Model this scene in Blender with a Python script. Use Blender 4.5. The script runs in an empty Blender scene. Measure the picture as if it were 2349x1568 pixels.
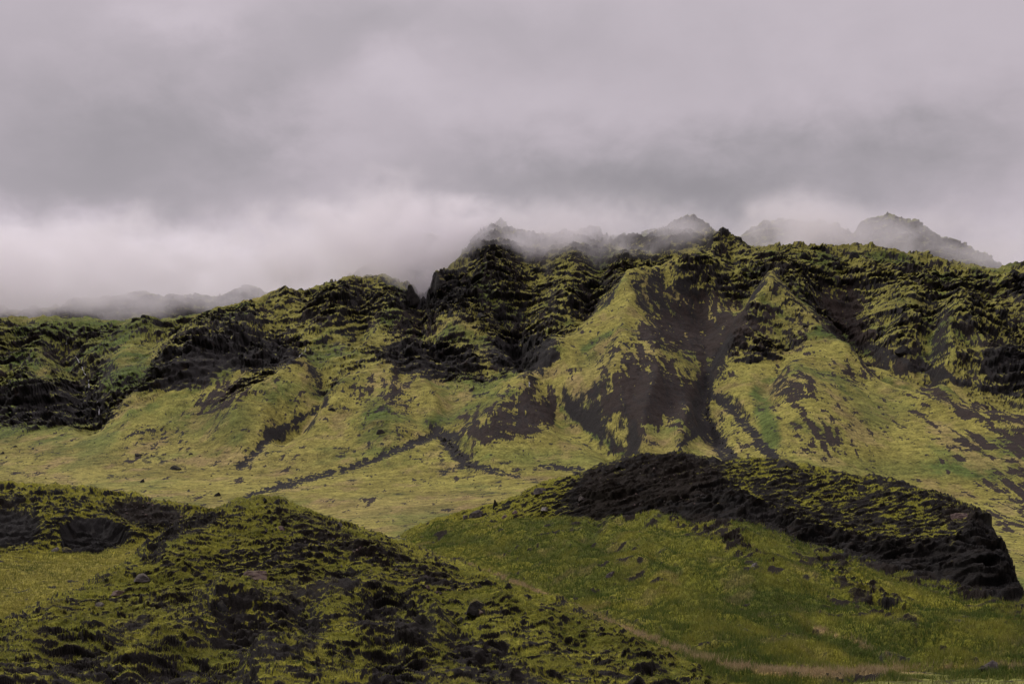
import bpy, math, random
import numpy as np

# ----------------------------------------------------------------- camera, world, sun, exposure
SC = bpy.context.scene
F, U0, V0, HOR = 3227.0, 1174.5, 784.0, 1330.0      # focal length in layout units; layout is 2349 x 1568
TH = math.atan((HOR - V0) / F)
CT, ST = math.cos(TH), math.sin(TH)

cam = bpy.data.cameras.new('camera')
cam.sensor_width = 36.0
cam.lens = 36.0 * F / 2349.0
cam.clip_start, cam.clip_end = 0.5, 20000.0
cam_ob = bpy.data.objects.new('camera', cam)
cam_ob.rotation_euler = (math.pi / 2 + TH, 0, 0)
SC.collection.objects.link(cam_ob)
SC.camera = cam_ob

SC.view_settings.view_transform = 'Standard'
SC.view_settings.look = 'None'
SC.view_settings.exposure = 0.0
SC.view_settings.gamma = 1.0
SC.cycles.use_denoising = True
SC.cycles.denoising_prefilter = 'ACCURATE'
SC.cycles.volume_bounces = 5
SC.cycles.max_bounces = 8
SC.cycles.diffuse_bounces = 3

SUN_EL, SUN_AZ = math.radians(44), math.radians(-62)   # azimuth from +Y towards +X
sun = bpy.data.lights.new('sun', 'SUN')
sun.energy, sun.angle, sun.color = 1.5, math.radians(14), (1.0, 0.965, 0.92)
sun_ob = bpy.data.objects.new('sun', sun)
sun_ob.rotation_euler = (math.radians(90) - SUN_EL, 0, math.pi - SUN_AZ)
SC.collection.objects.link(sun_ob)


class NT:
    """small helper that writes node trees"""
    def __init__(self, tree):
        self.t = tree
        tree.nodes.clear()

    def n(self, kind, **kw):
        nd = self.t.nodes.new(kind)
        for k, v in kw.items():
            setattr(nd, k, v)
        return nd

    def put(self, sock, val):
        if isinstance(val, bpy.types.NodeSocket):
            self.t.links.new(val, sock)
        elif val is not None:
            sock.default_value = val

    def m(self, op, a, b=None, c=None, clamp=False):
        nd = self.n('ShaderNodeMath', operation=op, use_clamp=clamp)
        for i, x in enumerate((a, b, c)):
            self.put(nd.inputs[i], x)
        return nd.outputs[0]

    def vm(self, op, a, b=None):
        nd = self.n('ShaderNodeVectorMath', operation=op)
        self.put(nd.inputs[0], a)
        self.put(nd.inputs[1], b)
        return nd.outputs[0]

    def noise(self, vec, scale, detail=4.0, rough=0.55, dist=0.0):
        nd = self.n('ShaderNodeTexNoise')
        self.put(nd.inputs['Vector'], vec)
        nd.inputs['Scale'].default_value = scale
        nd.inputs['Detail'].default_value = detail
        nd.inputs['Roughness'].default_value = rough
        nd.inputs['Distortion'].default_value = dist
        return nd.outputs[0]

    def mix(self, f, a, b, blend='MIX'):
        nd = self.n('ShaderNodeMix', data_type='RGBA', blend_type=blend)
        self.put(nd.inputs[0], f)
        self.put(nd.inputs[6], a)
        self.put(nd.inputs[7], b)
        return nd.outputs[2]

    def ramp(self, x, a, b, lo=0.0, hi=1.0):
        nd = self.n('ShaderNodeMapRange', interpolation_type='SMOOTHSTEP')
        self.put(nd.inputs[0], x)
        for i, q in enumerate((a, b, lo, hi)):
            self.put(nd.inputs[i + 1], q)
        return nd.outputs[0]

    def attr(self, name):
        return self.n('ShaderNodeAttribute', attribute_name=name).outputs['Fac']

    def curve(self, x, pts):
        nd = self.n('ShaderNodeFloatCurve')
        self.put(nd.inputs['Value'], x)
        c = nd.mapping.curves[0]
        while len(c.points) < len(pts):
            c.points.new(0.5, 0.5)
        for p, (px, py) in zip(c.points, pts):
            p.location = (px, py)
            p.handle_type = 'AUTO_CLAMPED'
        nd.mapping.update()
        return nd.outputs[0]


def pix(u, v):
    """layout point -> azimuth tangent x/y and elevation tangent z/y"""
    cx, cy = (u - U0) / F, (V0 - v) / F
    y = CT - cy * ST
    return cx / y, (ST + cy * CT) / y


def build_world():
    w = bpy.data.worlds.new('World')
    SC.world = w
    w.use_nodes = True
    t = NT(w.node_tree)
    out = t.n('ShaderNodeOutputWorld')
    bg = t.n('ShaderNodeBackground')
    t.t.links.new(bg.outputs[0], out.inputs[0])
    bg.inputs[1].default_value = 0.1
    sky = t.n('ShaderNodeTexSky', sky_type='NISHITA', sun_disc=False)
    sky.sun_elevation, sky.sun_rotation = SUN_EL, SUN_AZ
    geo = t.n('ShaderNodeTexCoord').outputs['Generated']
    sep = t.n('ShaderNodeSeparateXYZ')
    t.put(sep.inputs[0], geo)
    x, y, z = sep.outputs
    az = t.m('ARCTAN2', x, y)
    el = t.m('ARCSINE', z)
    # drifting overcast: noise on a cloud deck overhead, stretched along the horizon
    zz = t.m('ADD', t.m('MAXIMUM', z, 0.0), 0.16)
    comb = t.n('ShaderNodeCombineXYZ')
    t.put(comb.inputs[0], t.m('DIVIDE', x, zz))
    t.put(comb.inputs[1], t.m('DIVIDE', y, zz))
    n1 = t.noise(comb.outputs[0], 1.15, 5.0, 0.5, 0.4)
    c2 = t.n('ShaderNodeCombineXYZ')
    t.put(c2.inputs[0], t.m('MULTIPLY', az, 5.0))
    t.put(c2.inputs[1], t.m('MULTIPLY', el, 7.5))
    n2 = t.noise(c2.outputs[0], 1.5, 8.0, 0.56, 0.25)
    n3 = t.noise(c2.outputs[0], 5.0, 6.0, 0.55, 0.2)
    warp = t.m('MULTIPLY', t.m('SUBTRACT', n2, 0.5), 0.22)
    azw = t.m('ADD', az, warp)
    elw = t.m('ADD', el, t.m('MULTIPLY', t.m('SUBTRACT', n3, 0.5), 0.05))
    # cloud masses (layout u, v, half widths, brightness)
    blobs = [(330, 330, 360, 130, -0.10), (60, 440, 360, 90, -0.055), (560, 250, 230, 120, -0.04),
             (1720, 440, 420, 90, -0.14), (1900, 330, 320, 70, -0.05), (1250, 420, 330, 70, -0.07),
             (350, 615, 560, 85, 0.40), (-100, 600, 400, 80, 0.08), (960, 150, 130, 80, 0.08), (780, 330, 120, 150, 0.06),
             (450, 30, 160, 60, 0.09), (800, 60, 420, 90, -0.06), (2200, 120, 420, 130, 0.05), (2340, 560, 220, 120, 0.11),
             (1300, 240, 420, 70, 0.05), (1400, 545, 320, 40, 0.02)]
    acc = None
    for (u, v, su, sv, amp) in blobs:
        a, e = pix(u, v)
        a0, e0 = math.atan(a), math.atan(e * math.cos(math.atan(a)))
        dx = t.m('DIVIDE', t.m('SUBTRACT', azw, a0), su / F)
        dy = t.m('DIVIDE', t.m('SUBTRACT', elw, e0), sv / F)
        g = t.m('EXPONENT', t.m('MULTIPLY', t.m('ADD', t.m('MULTIPLY', dx, dx), t.m('MULTIPLY', dy, dy)), -1.0))
        g = t.m('MULTIPLY', g, amp)
        acc = g if acc is None else t.m('ADD', acc, g)
    base = t.m('ADD', acc, 0.455)
    base = t.m('ADD', base, t.m('MULTIPLY', t.m('SUBTRACT', n2, 0.5), 0.11))
    base = t.m('ADD', base, t.m('MULTIPLY', t.m('SUBTRACT', n3, 0.5), 0.045))
    base = t.m('ADD', base, t.m('MULTIPLY', t.m('MULTIPLY', t.m('SUBTRACT', n1, 0.5), 0.5), t.ramp(z, 0.5, 0.9)))
    # an overcast sky is brightest overhead and darker low down behind the viewer
    up = t.ramp(z, 0.30, 0.95, 0.0, 0.85)
    back = t.ramp(y, -0.6, 0.5, 0.14, 1.0)
    low = t.ramp(z, 0.35, 0.8, 0.0, 1.0)
    back = t.m('ADD', t.m('MULTIPLY', back, t.m('SUBTRACT', 1.0, low)), low)
    lum = t.m('MULTIPLY', t.m('ADD', base, up), back)
    col = t.mix(t.ramp(base, 0.26, 0.50), (1.02, 0.953, 1.03, 1), (1.045, 0.935, 1.03, 1))
    cloud = t.vm('SCALE', col)
    cloud_nd = cloud.node
    t.put(cloud_nd.inputs['Scale'], t.m('MULTIPLY', lum, 10.0))
    c = t.mix(0.985, sky.outputs[0], cloud)
    t.put(bg.inputs[0], c)


build_world()

# ----------------------------------------------------------------- noise
RNG = np.random.RandomState(7)
_ANG = (RNG.rand(4096) * 2 * np.pi).astype(np.float32)
_GX, _GY = np.cos(_ANG), np.sin(_ANG)


def _hash(i, j, seed):
    h = (i.astype(np.uint32) * np.uint32(374761393) + j.astype(np.uint32) * np.uint32(668265263)
         + np.uint32((seed * 974634777 + 12345) & 0xffffffff))
    h = (h ^ (h >> np.uint32(13))) * np.uint32(1274126177)
    return (h ^ (h >> np.uint32(16))) & np.uint32(4095)


def pn(x, y, seed=0):
    x = np.asarray(x, np.float32); y = np.asarray(y, np.float32)
    xf, yf = np.floor(x), np.floor(y)
    i, j = xf.astype(np.int32), yf.astype(np.int32)
    fx, fy = x - xf, y - yf
    sx = fx * fx * fx * (fx * (fx * 6 - 15) + 10)
    sy = fy * fy * fy * (fy * (fy * 6 - 15) + 10)

    def g(di, dj):
        h = _hash(i + di, j + dj, seed)
        return _GX[h] * (fx - di) + _GY[h] * (fy - dj)
    a = g(0, 0); a += sx * (g(1, 0) - a)
    b = g(0, 1); b += sx * (g(1, 1) - b)
    return (a + sy * (b - a)) * 1.5


def fbm(x, y, oct=4, gain=0.5, seed=0, lac=2.03):
    r, amp, tot = 0.0, 1.0, 0.0
    for k in range(oct):
        r = r + amp * pn(x, y, seed + 17 * k)
        tot += amp
        amp *= gain
        x, y = x * lac + 3.1, y * lac + 7.7
    return r / tot


def ridged(x, y, oct=4, gain=0.5, seed=0):
    r, amp, tot = 0.0, 1.0, 0.0
    for k in range(oct):
        r = r + amp * (1.0 - 2.2 * np.abs(pn(x, y, seed + 17 * k)))
        tot += amp
        amp *= gain
        x, y = x * 2.03 + 3.1, y * 2.03 + 7.7
    return r / tot


def sstep(x, a, b):
    t = np.clip((x - a) / (b - a), 0, 1)
    return t * t * (3 - 2 * t)


# ----------------------------------------------------------------- masks drawn as outlines on the land
MU0, MU1, MV0, MV1, MS = -500, 2850, 440, 1760, 2.0
MW, MH = int((MU1 - MU0) / MS), int((MV1 - MV0) / MS)
_mu = MU0 + (np.arange(MW) + .5) * MS
_mv = MV0 + (np.arange(MH) + .5) * MS


def blur(a, s):
    r = int(round(s / MS))
    if r < 1:
        return a
    for _ in range(3):
        for ax in (0, 1):
            p = np.pad(a, [(r + 1, r) if k == ax else (0, 0) for k in (0, 1)], mode='edge')
            c = np.cumsum(p, axis=ax, dtype=np.float64)
            n = a.shape[ax]
            hi = np.take(c, np.arange(2 * r + 1, 2 * r + 1 + n), axis=ax)
            lo = np.take(c, np.arange(0, n), axis=ax)
            a = ((hi - lo) / (2 * r + 1)).astype(np.float32)
    return a


def poly(pts, soft=6, val=1.0):
    out = np.zeros((MH, MW), np.float32)
    X, Y = _mu[None, :], _mv[:, None]
    ins = np.zeros((MH, MW), bool)
    n = len(pts)
    for k in range(n):
        (x1, y1), (x2, y2) = pts[k], pts[(k + 1) % n]
        if y1 == y2:
            continue
        cross = ((y1 > Y) != (y2 > Y))
        rows = np.nonzero(cross[:, 0])[0]
        if len(rows) == 0:
            continue
        xs = (x2 - x1) * (_mv[rows] - y1) / (y2 - y1) + x1
        ins[rows] ^= (X < xs[:, None])
    out[ins] = val
    return blur(out, soft)


def stroke(pts, w0, w1=None, soft=3, val=1.0):
    """a line with widths (u, v) list, tapering from w0 to w1"""
    w1 = w0 if w1 is None else w1
    pts = np.array(pts, float)
    # smooth the polyline
    d = np.r_[0, np.cumsum(np.hypot(*np.diff(pts, axis=0).T))]
    q = np.linspace(0, d[-1], max(8, int(d[-1] / 8)))
    P = np.c_[np.interp(q, d, pts[:, 0]), np.interp(q, d, pts[:, 1])]
    P[1:-1] += np.c_[fbm(q * 0.03, q * 0 + w0, 3, .5, 3), fbm(q * 0.03, q * 0 + w0 + 9, 3, .5, 4)][1:-1] * w0 * 0.5
    out = np.zeros((MH, MW), np.float32)
    m = max(w0, w1) + soft * 3
    for k in range(len(q) - 1):
        w = w0 + (w1 - w0) * k / max(1, len(q) - 2)
        (x1, y1), (x2, y2) = P[k], P[k + 1]
        i0 = max(0, int((min(x1, x2) - m - MU0) / MS)); i1 = min(MW, int((max(x1, x2) + m - MU0) / MS) + 1)
        j0 = max(0, int((min(y1, y2) - m - MV0) / MS)); j1 = min(MH, int((max(y1, y2) + m - MV0) / MS) + 1)
        if i1 <= i0 or j1 <= j0:
            continue
        X, Y = _mu[None, i0:i1], _mv[j0:j1, None]
        L = (x2 - x1) ** 2 + (y2 - y1) ** 2 + 1e-6
        t = np.clip(((X - x1) * (x2 - x1) + (Y - y1) * (y2 - y1)) / L, 0, 1)
        dd = np.hypot(X - x1 - t * (x2 - x1), Y - y1 - t * (y2 - y1))
        val_ = 1 - sstep(dd, w * 0.5 - soft * 0.5, w * 0.5 + soft)
        out[j0:j1, i0:i1] = np.maximum(out[j0:j1, i0:i1], val_ * val)
    return out


def bump(pts, w):
    """gaussian ridge profile along a line, for raising or carving the land"""
    out = np.zeros((MH, MW), np.float32)
    pts = np.array(pts, float)
    m = 2.6 * w
    for k in range(len(pts) - 1):
        (x1, y1), (x2, y2) = pts[k], pts[k + 1]
        i0 = max(0, int((min(x1, x2) - m - MU0) / MS)); i1 = min(MW, int((max(x1, x2) + m - MU0) / MS) + 1)
        j0 = max(0, int((min(y1, y2) - m - MV0) / MS)); j1 = min(MH, int((max(y1, y2) + m - MV0) / MS) + 1)
        if i1 <= i0 or j1 <= j0:
            continue
        X, Y = _mu[None, i0:i1], _mv[j0:j1, None]
        L = (x2 - x1) ** 2 + (y2 - y1) ** 2 + 1e-6
        t = np.clip(((X - x1) * (x2 - x1) + (Y - y1) * (y2 - y1)) / L, 0, 1)
        dd = np.hypot(X - x1 - t * (x2 - x1), Y - y1 - t * (y2 - y1))
        out[j0:j1, i0:i1] = np.maximum(out[j0:j1, i0:i1], np.clip(1 - np.sqrt(dd * dd + 4) / (2.3 * w), 0, 1) ** 1.3)
    return out


def union(*ms):
    r = ms[0]
    for k in ms[1:]:
        r = np.maximum(r, k)
    return r


def samp(M, u, v):
    x = np.clip((u - MU0) / MS - .5, 0, MW - 1.001)
    y = np.clip((v - MV0) / MS - .5, 0, MH - 1.001)
    i, j = x.astype(np.int32), y.astype(np.int32)
    fx, fy = (x - i).astype(np.float32), (y - j).astype(np.float32)
    a = M[j, i] * (1 - fx) + M[j, i + 1] * fx
    b = M[j + 1, i] * (1 - fx) + M[j + 1, i + 1] * fx
    return a * (1 - fy) + b * fy


# ----------------------------------------------------------------- land sheets
def proj(x, y, z):
    dep = y * CT + z * ST
    return U0 + F * x / dep, V0 - F * (-y * ST + z * CT) / dep


class Sheet:
    """land as columns of constant azimuth; each column follows a profile through survey lines"""
    def __init__(self, A, lines, rows, smooth=6, kinks=(), even=14):
        self.A = A = np.asarray(A, np.float64)
        Ys, Zs = [], []
        for ln in lines:
            if isinstance(ln, tuple) and ln[0] == 'rel':        # relative to previous line
                _, dy, dz = ln
                Ys.append(Ys[-1] + dy); Zs.append(Zs[-1] + dz)
                continue
            a_, y_, z_ = [], [], []
            for p in ln:
                if len(p) == 4:                                  # (u, None, y, z)
                    a, _ = pix(p[0], 1200); y_.append(p[2]); z_.append(p[3]); a_.append(a)
                else:
                    a, e = pix(p[0], p[1]); y_.append(p[2]); z_.append(e * p[2]); a_.append(a)
            Ys.append(np.interp(A, a_, y_)); Zs.append(np.interp(A, a_, z_))
        K = len(Ys)
        sm = smooth if isinstance(smooth, (list, tuple)) else [smooth] * K
        for k in range(K):
            r = sm[k]
            if r > 0:
                ker = np.exp(-np.linspace(-2, 2, 2 * r * 2 + 1) ** 2); ker /= ker.sum()
                h = len(ker) // 2
                for S in (Ys, Zs):
                    S[k] = np.convolve(np.pad(S[k], h, mode='edge'), ker, 'valid')
        Y, Z = np.array(Ys), np.array(Zs)
        for k in range(1, K):
            Y[k] = np.maximum(Y[k], Y[k - 1] + 0.6)
        self.KY, self.KZ = Y, Z
        # monotone cubic slopes
        H = np.diff(Y, axis=0); D = np.diff(Z, axis=0) / H
        Mm = np.zeros_like(Y)
        Mm[0], Mm[-1] = D[0], D[-1]
        for k in range(1, K - 1):
            w1, w2 = 2 * H[k] + H[k - 1], H[k] + 2 * H[k - 1]
            same = D[k - 1] * D[k] > 0
            with np.errstate(divide='ignore', invalid='ignore'):
                hm = (w1 + w2) / (w1 / D[k - 1] + w2 / D[k])
            Mm[k] = np.where(same, hm, 0)
        ML, MR = Mm.copy(), Mm.copy()              # slope arriving at / leaving each line
        for k in kinks:
            ML[k] = D[k - 1]; MR[k] = D[k]
        self.H, self.ML, self.MR = H, ML, MR
        # rows spread evenly over what shows
        N = 1500
        q = np.linspace(0, 1, N)
        yy = Y[0][None] * (Y[-1] / Y[0])[None] ** q[:, None]
        zz = self.height(yy)
        vv = proj(A[None] * yy, yy, zz)[1]
        dv = np.diff(vv, axis=0)
        ds = np.where(dv < 0, -dv, 0.25 * np.abs(dv)) + 120.0 * np.diff(np.log(yy), axis=0)
        s = np.concatenate([np.zeros((1, len(A))), np.cumsum(ds, axis=0)], axis=0)
        kk = np.linspace(0, 1, rows)
        self.Y = np.empty((rows, len(A)))
        for c in range(len(A)):
            self.Y[:, c] = np.interp(kk * s[-1, c], s[:, c], yy[:, c])
        ker = np.exp(-np.linspace(-2.5, 2.5, 2 * even + 1) ** 2); ker /= ker.sum()   # keep rows even from column to column
        Yp = np.pad(self.Y, ((0, 0), (even, even)), mode='edge')
        self.Y = sum(ker[i] * Yp[:, i:i + len(A)] for i in range(2 * even + 1))
        self.X = self.Y * A[None]
        self.Z = self.height(self.Y)
        self.X = self.X.astype(np.float32); self.Y = self.Y.astype(np.float32); self.Z = self.Z.astype(np.float32)

    def height(self, yy):
        Y, Z, H, ML, MR = self.KY, self.KZ, self.H, self.ML, self.MR
        out = np.where(yy < Y[0], Z[0], Z[-1])
        for k in range(len(H)):
            t = (yy - Y[k]) / H[k]
            msk = (t >= 0) & (t <= 1)
            t = np.clip(t, 0, 1)
            h = ((1 + 2 * t) * (1 - t) ** 2 * Z[k] + t * (1 - t) ** 2 * H[k] * MR[k]
                 + t * t * (3 - 2 * t) * Z[k + 1] + t * t * (t - 1) * H[k] * ML[k + 1])
            out = np.where(msk, h, out)
        return out

    def uv(self):
        return proj(self.X, self.Y, self.Z)

    def normal_z(self):
        P = np.stack([self.X, self.Y, self.Z], -1)
        du = np.gradient(P, axis=1); dv = np.gradient(P, axis=0)
        n = np.cross(du, dv)
        n /= np.linalg.norm(n, axis=-1, keepdims=True) + 1e-9
        return n

    def surface(self, u, v):
        """where the sight line through a layout point meets this land: nearest matching vertex"""
        a, e = pix(u, v)
        c = int(np.clip(np.searchsorted(self.A, a), 1, len(self.A) - 1))
        col = self.Z[:, c] / self.Y[:, c]
        hit = np.nonzero((col[:-1] <= e) & (col[1:] > e))[0]
        j = hit[0] if len(hit) else int(np.argmin(np.abs(col - e)))
        return float(self.Y[j, c] * a), float(self.Y[j, c]), float(self.Z[j, c])

    def at(self, a, y):
        c = int(np.clip(np.searchsorted(self.A, a), 0, len(self.A) - 1))
        return float(np.interp(y, self.Y[:, c], self.Z[:, c]))


def columns(u0, u1, step, wide=0, wide_n=0):
    us = np.arange(u0, u1 + step, step)
    A = np.array([pix(u, 1200)[0] for u in us])
    if wide:
        l = A[0] - wide * np.linspace(1, 0, wide_n, endpoint=False) ** 1.6
        r = A[-1] + wide * np.linspace(0, 1, wide_n + 1)[1:] ** 1.6
        A = np.r_[l, A, r]
    return A


def grid_object(name, X, Y, Z, attrs, mat, keep=None, smooth=True):
    R, C = X.shape
    idx = np.arange(R * C, dtype=np.int32).reshape(R, C)
    q = np.stack([idx[:-1, :-1], idx[:-1, 1:], idx[1:, 1:], idx[1:, :-1]], -1).reshape(-1, 4)
    co = np.stack([X, Y, Z], -1).reshape(-1, 3).astype(np.float32)
    at = {k: v.reshape(-1).astype(np.float32) for k, v in attrs.items()}
    if keep is not None:
        q = q[keep.reshape(-1)]
        used = np.zeros(R * C, bool); used[q.reshape(-1)] = True
        remap = np.cumsum(used) - 1
        q = remap[q].astype(np.int32)
        co = co[used]; at = {k: v[used] for k, v in at.items()}
    me = bpy.data.meshes.new(name)
    me.vertices.add(len(co)); me.loops.add(q.size); me.polygons.add(len(q))
    me.vertices.foreach_set('co', co.reshape(-1))
    me.loops.foreach_set('vertex_index', q.reshape(-1))
    me.polygons.foreach_set('loop_start', np.arange(0, q.size, 4, dtype=np.int32))
    me.polygons.foreach_set('use_smooth', np.full(len(q), smooth, bool))
    me.update(calc_edges=True)
    for k, v in at.items():
        a = me.attributes.new(k, 'FLOAT', 'POINT')
        a.data.foreach_set('value', v)
    me.materials.append(mat)
    ob = bpy.data.objects.new(name, me)
    SC.collection.objects.link(ob)
    return ob


def land_material(name, rock, scree, yellow, green, tan, fine, hummock, bump_d):
    """bare rock, loose scree and three kinds of turf, mixed by what grows where"""
    m = bpy.data.materials.new(name)
    m.use_nodes = True
    t = NT(m.node_tree)
    out = t.n('ShaderNodeOutputMaterial')
    b = t.n('ShaderNodeBsdfPrincipled')
    t.t.links.new(b.outputs[0], out.inputs[0])
    pos = t.n('ShaderNodeNewGeometry').outputs['Position']
    nf = t.noise(pos, fine, 3.0, 0.6)
    nm = t.noise(pos, fine * 0.22, 4.0, 0.6)
    nl = t.noise(pos, fine * 0.03, 4.0, 0.55)
    moss = t.m('ADD', t.attr('moss'), t.m('MULTIPLY', t.m('SUBTRACT', nf, 0.5), 0.45))
    moss = t.ramp(moss, 0.22, 0.80)
    turf = t.mix(t.attr('green'), yellow, green)
    turf = t.mix(t.attr('dry'), turf, tan)
    k = t.m('ADD', t.m('MULTIPLY', nm, 0.9), t.m('MULTIPLY', nf, 0.9))
    k = t.m('MAXIMUM', t.m('ADD', t.m('MULTIPLY', k, 2.6), -1.36), 0.12)
    k = t.m('MULTIPLY', k, t.ramp(nl, 0.3, 0.7, 0.78, 1.22))
    turf = t.mix(1.0, turf, _grey(t, k), 'MULTIPLY')
    turf = t.mix(t.ramp(nl, 0.35, 0.7, 0.0, 0.35), turf, t.mix(0.5, turf, green))
    stone = t.mix(t.attr('scree'), rock, scree)
    k2 = t.m('ADD', t.m('MULTIPLY', nf, 1.1), t.m('MULTIPLY', nm, 0.7))
    stone = t.mix(1.0, stone, _grey(t, t.m('ADD', k2, 0.1)), 'MULTIPLY')
    col = t.mix(moss, stone, turf)
    t.put(b.inputs['Base Color'], col)
    b.inputs['Roughness'].default_value = 0.95
    b.inputs['Specular IOR Level'].default_value = 0.12
    bp = t.n('ShaderNodeBump')
    bp.inputs['Strength'].default_value = 0.8
    bp.inputs['Distance'].default_value = bump_d
    t.put(bp.inputs['Height'], t.m('ADD', nf, t.m('MULTIPLY', nm, 1.5)))
    t.put(b.inputs['Normal'], bp.outputs[0])
    return m


def _grey(t, v):
    c = t.n('ShaderNodeCombineXYZ')
    for i in range(3):
        t.put(c.inputs[i], v)
    return c.outputs[0]


ROCK = (0.0160, 0.0150, 0.0142, 1)
MAT_FAR = land_material('mountain_land', (0.0240, 0.0220, 0.0208, 1), (0.036, 0.0270, 0.0220, 1), (0.245, 0.220, 0.050, 1),
                        (0.085, 0.115, 0.026, 1), (0.250, 0.190, 0.075, 1), 1.6, 0.2, 0.5)
MAT_NEAR = land_material('foreground_land', ROCK, (0.0150, 0.0115, 0.0085, 1), (0.205, 0.190, 0.020, 1),
                         (0.066, 0.078, 0.010, 1), (0.220, 0.150, 0.070, 1), 7.0, 1.0, 0.10)


def structure(ob):
    ob['kind'] = 'structure'
    return ob


# ---- survey lines of the valley floor and the mountain: (u, v, distance)
A_BASE = columns(-130, 2480, 1.75, wide=0.75, wide_n=140)
TROUGH = [(-400, 1280, 200), (500, 1270, 205), (800, 1240, 215), (900, 1215, 230), (1000, 1270, 190), (1150, 1325, 150), (1300, 1390, 120),
          (1450, 1450, 100), (1600, 1510, 85), (1700, 1535, 80), (1900, 1545, 78), (2100, 1540, 80), (2349, 1530, 82), (2600, 1525, 84)]
CREST = [(-400, 745, 760), (0, 738, 760), (30, 733, 760), (70, 738, 758), (150, 735, 755), (300, 742, 750), (400, 745, 745), (500, 722, 740), (600, 697, 735),
         (700, 668, 735), (760, 652, 738), (850, 643, 740), (880, 650, 740), (925, 660, 740), (936, 662, 740), (952, 664, 742), (965, 684, 745), (978, 682, 744),
         (990, 658, 740), (1000, 635, 740), (1020, 632, 744), (1045, 615, 750), (1070, 592, 760), (1092, 562, 775), (1112, 543, 788), (1150, 537, 795), (1190, 547, 797), (1230, 560, 795), (1262, 563, 795),
         (1300, 550, 797), (1340, 544, 800), (1370, 552, 800), (1400, 563, 797), (1430, 557, 797), (1470, 548, 797), (1510, 545, 797), (1550, 533, 797), (1590, 525, 795), (1622, 530, 785), (1640, 552, 768), (1650, 572, 755), (1655, 583, 745), (1790, 581, 745), (1940, 583, 745), (1960, 579, 745), (1985, 585, 745), (2060, 596, 745),
         (2180, 614, 740), (2290, 637, 735), (2349, 622, 725), (2500, 600, 700), (2700, 590, 690)]
base = Sheet(A_BASE, [
    [(-400, None, 14, -4.2), (2600, None, 14, -4.2)],
    [(-400, None, 55, -6.3), (900, None, 55, -6.3), (1800, None, 55, -5.6), (2000, None, 55, -4.4), (2600, None, 55, -4.2)],
    [(p[0], p[1] + 14, p[2]) for p in TROUGH],
    [(-400, 1180, 300), (600, 1168, 310), (1000, 1168, 300), (1200, 1155, 290), (1400, 1160, 280), (2000, 1235, 270), (2349, 1275, 250), (2600, 1290, 240)],
    [(-400, 1090, 400), (400, 1090, 400), (900, 1098, 380), (1300, 1088, 370), (1600, 1085, 360), (2000, 1115, 350), (2349, 1160, 330), (2600, 1170, 320)],
    [(-400, 1015, 480), (0, 1008, 480), (230, 985, 475), (400, 995, 460), (700, 1000, 440), (1000, 1003, 430), (1300, 1005, 420), (1600, 990, 420), (2000, 1003, 400), (2349, 1025, 380), (2600, 1030, 370)],
    [(-400, 980, 520), (0, 965, 520), (230, 930, 520), (400, 890, 520), (600, 868, 520), (800, 872, 520), (1000, 890, 515), (1200, 890, 510), (1350, 872, 500), (1600, 880, 490), (1800, 870, 490), (2000, 880, 480), (2349, 890, 460), (2600, 890, 450)],
    [(-400, 850, 635), (0, 840, 635), (300, 805, 635), (600, 780, 625), (900, 760, 615), (1200, 745, 615), (1600, 730, 605), (2000, 730, 595), (2349, 760, 580), (2600, 770, 565)],
    CREST,
    ('rel', 60, -14), ('rel', 160, -50)],
    1150, [8, 8, 8, 12, 14, 14, 12, 14, 2, 6, 8])

u, v = base.uv()
X, Y = base.X, base.Y
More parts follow.
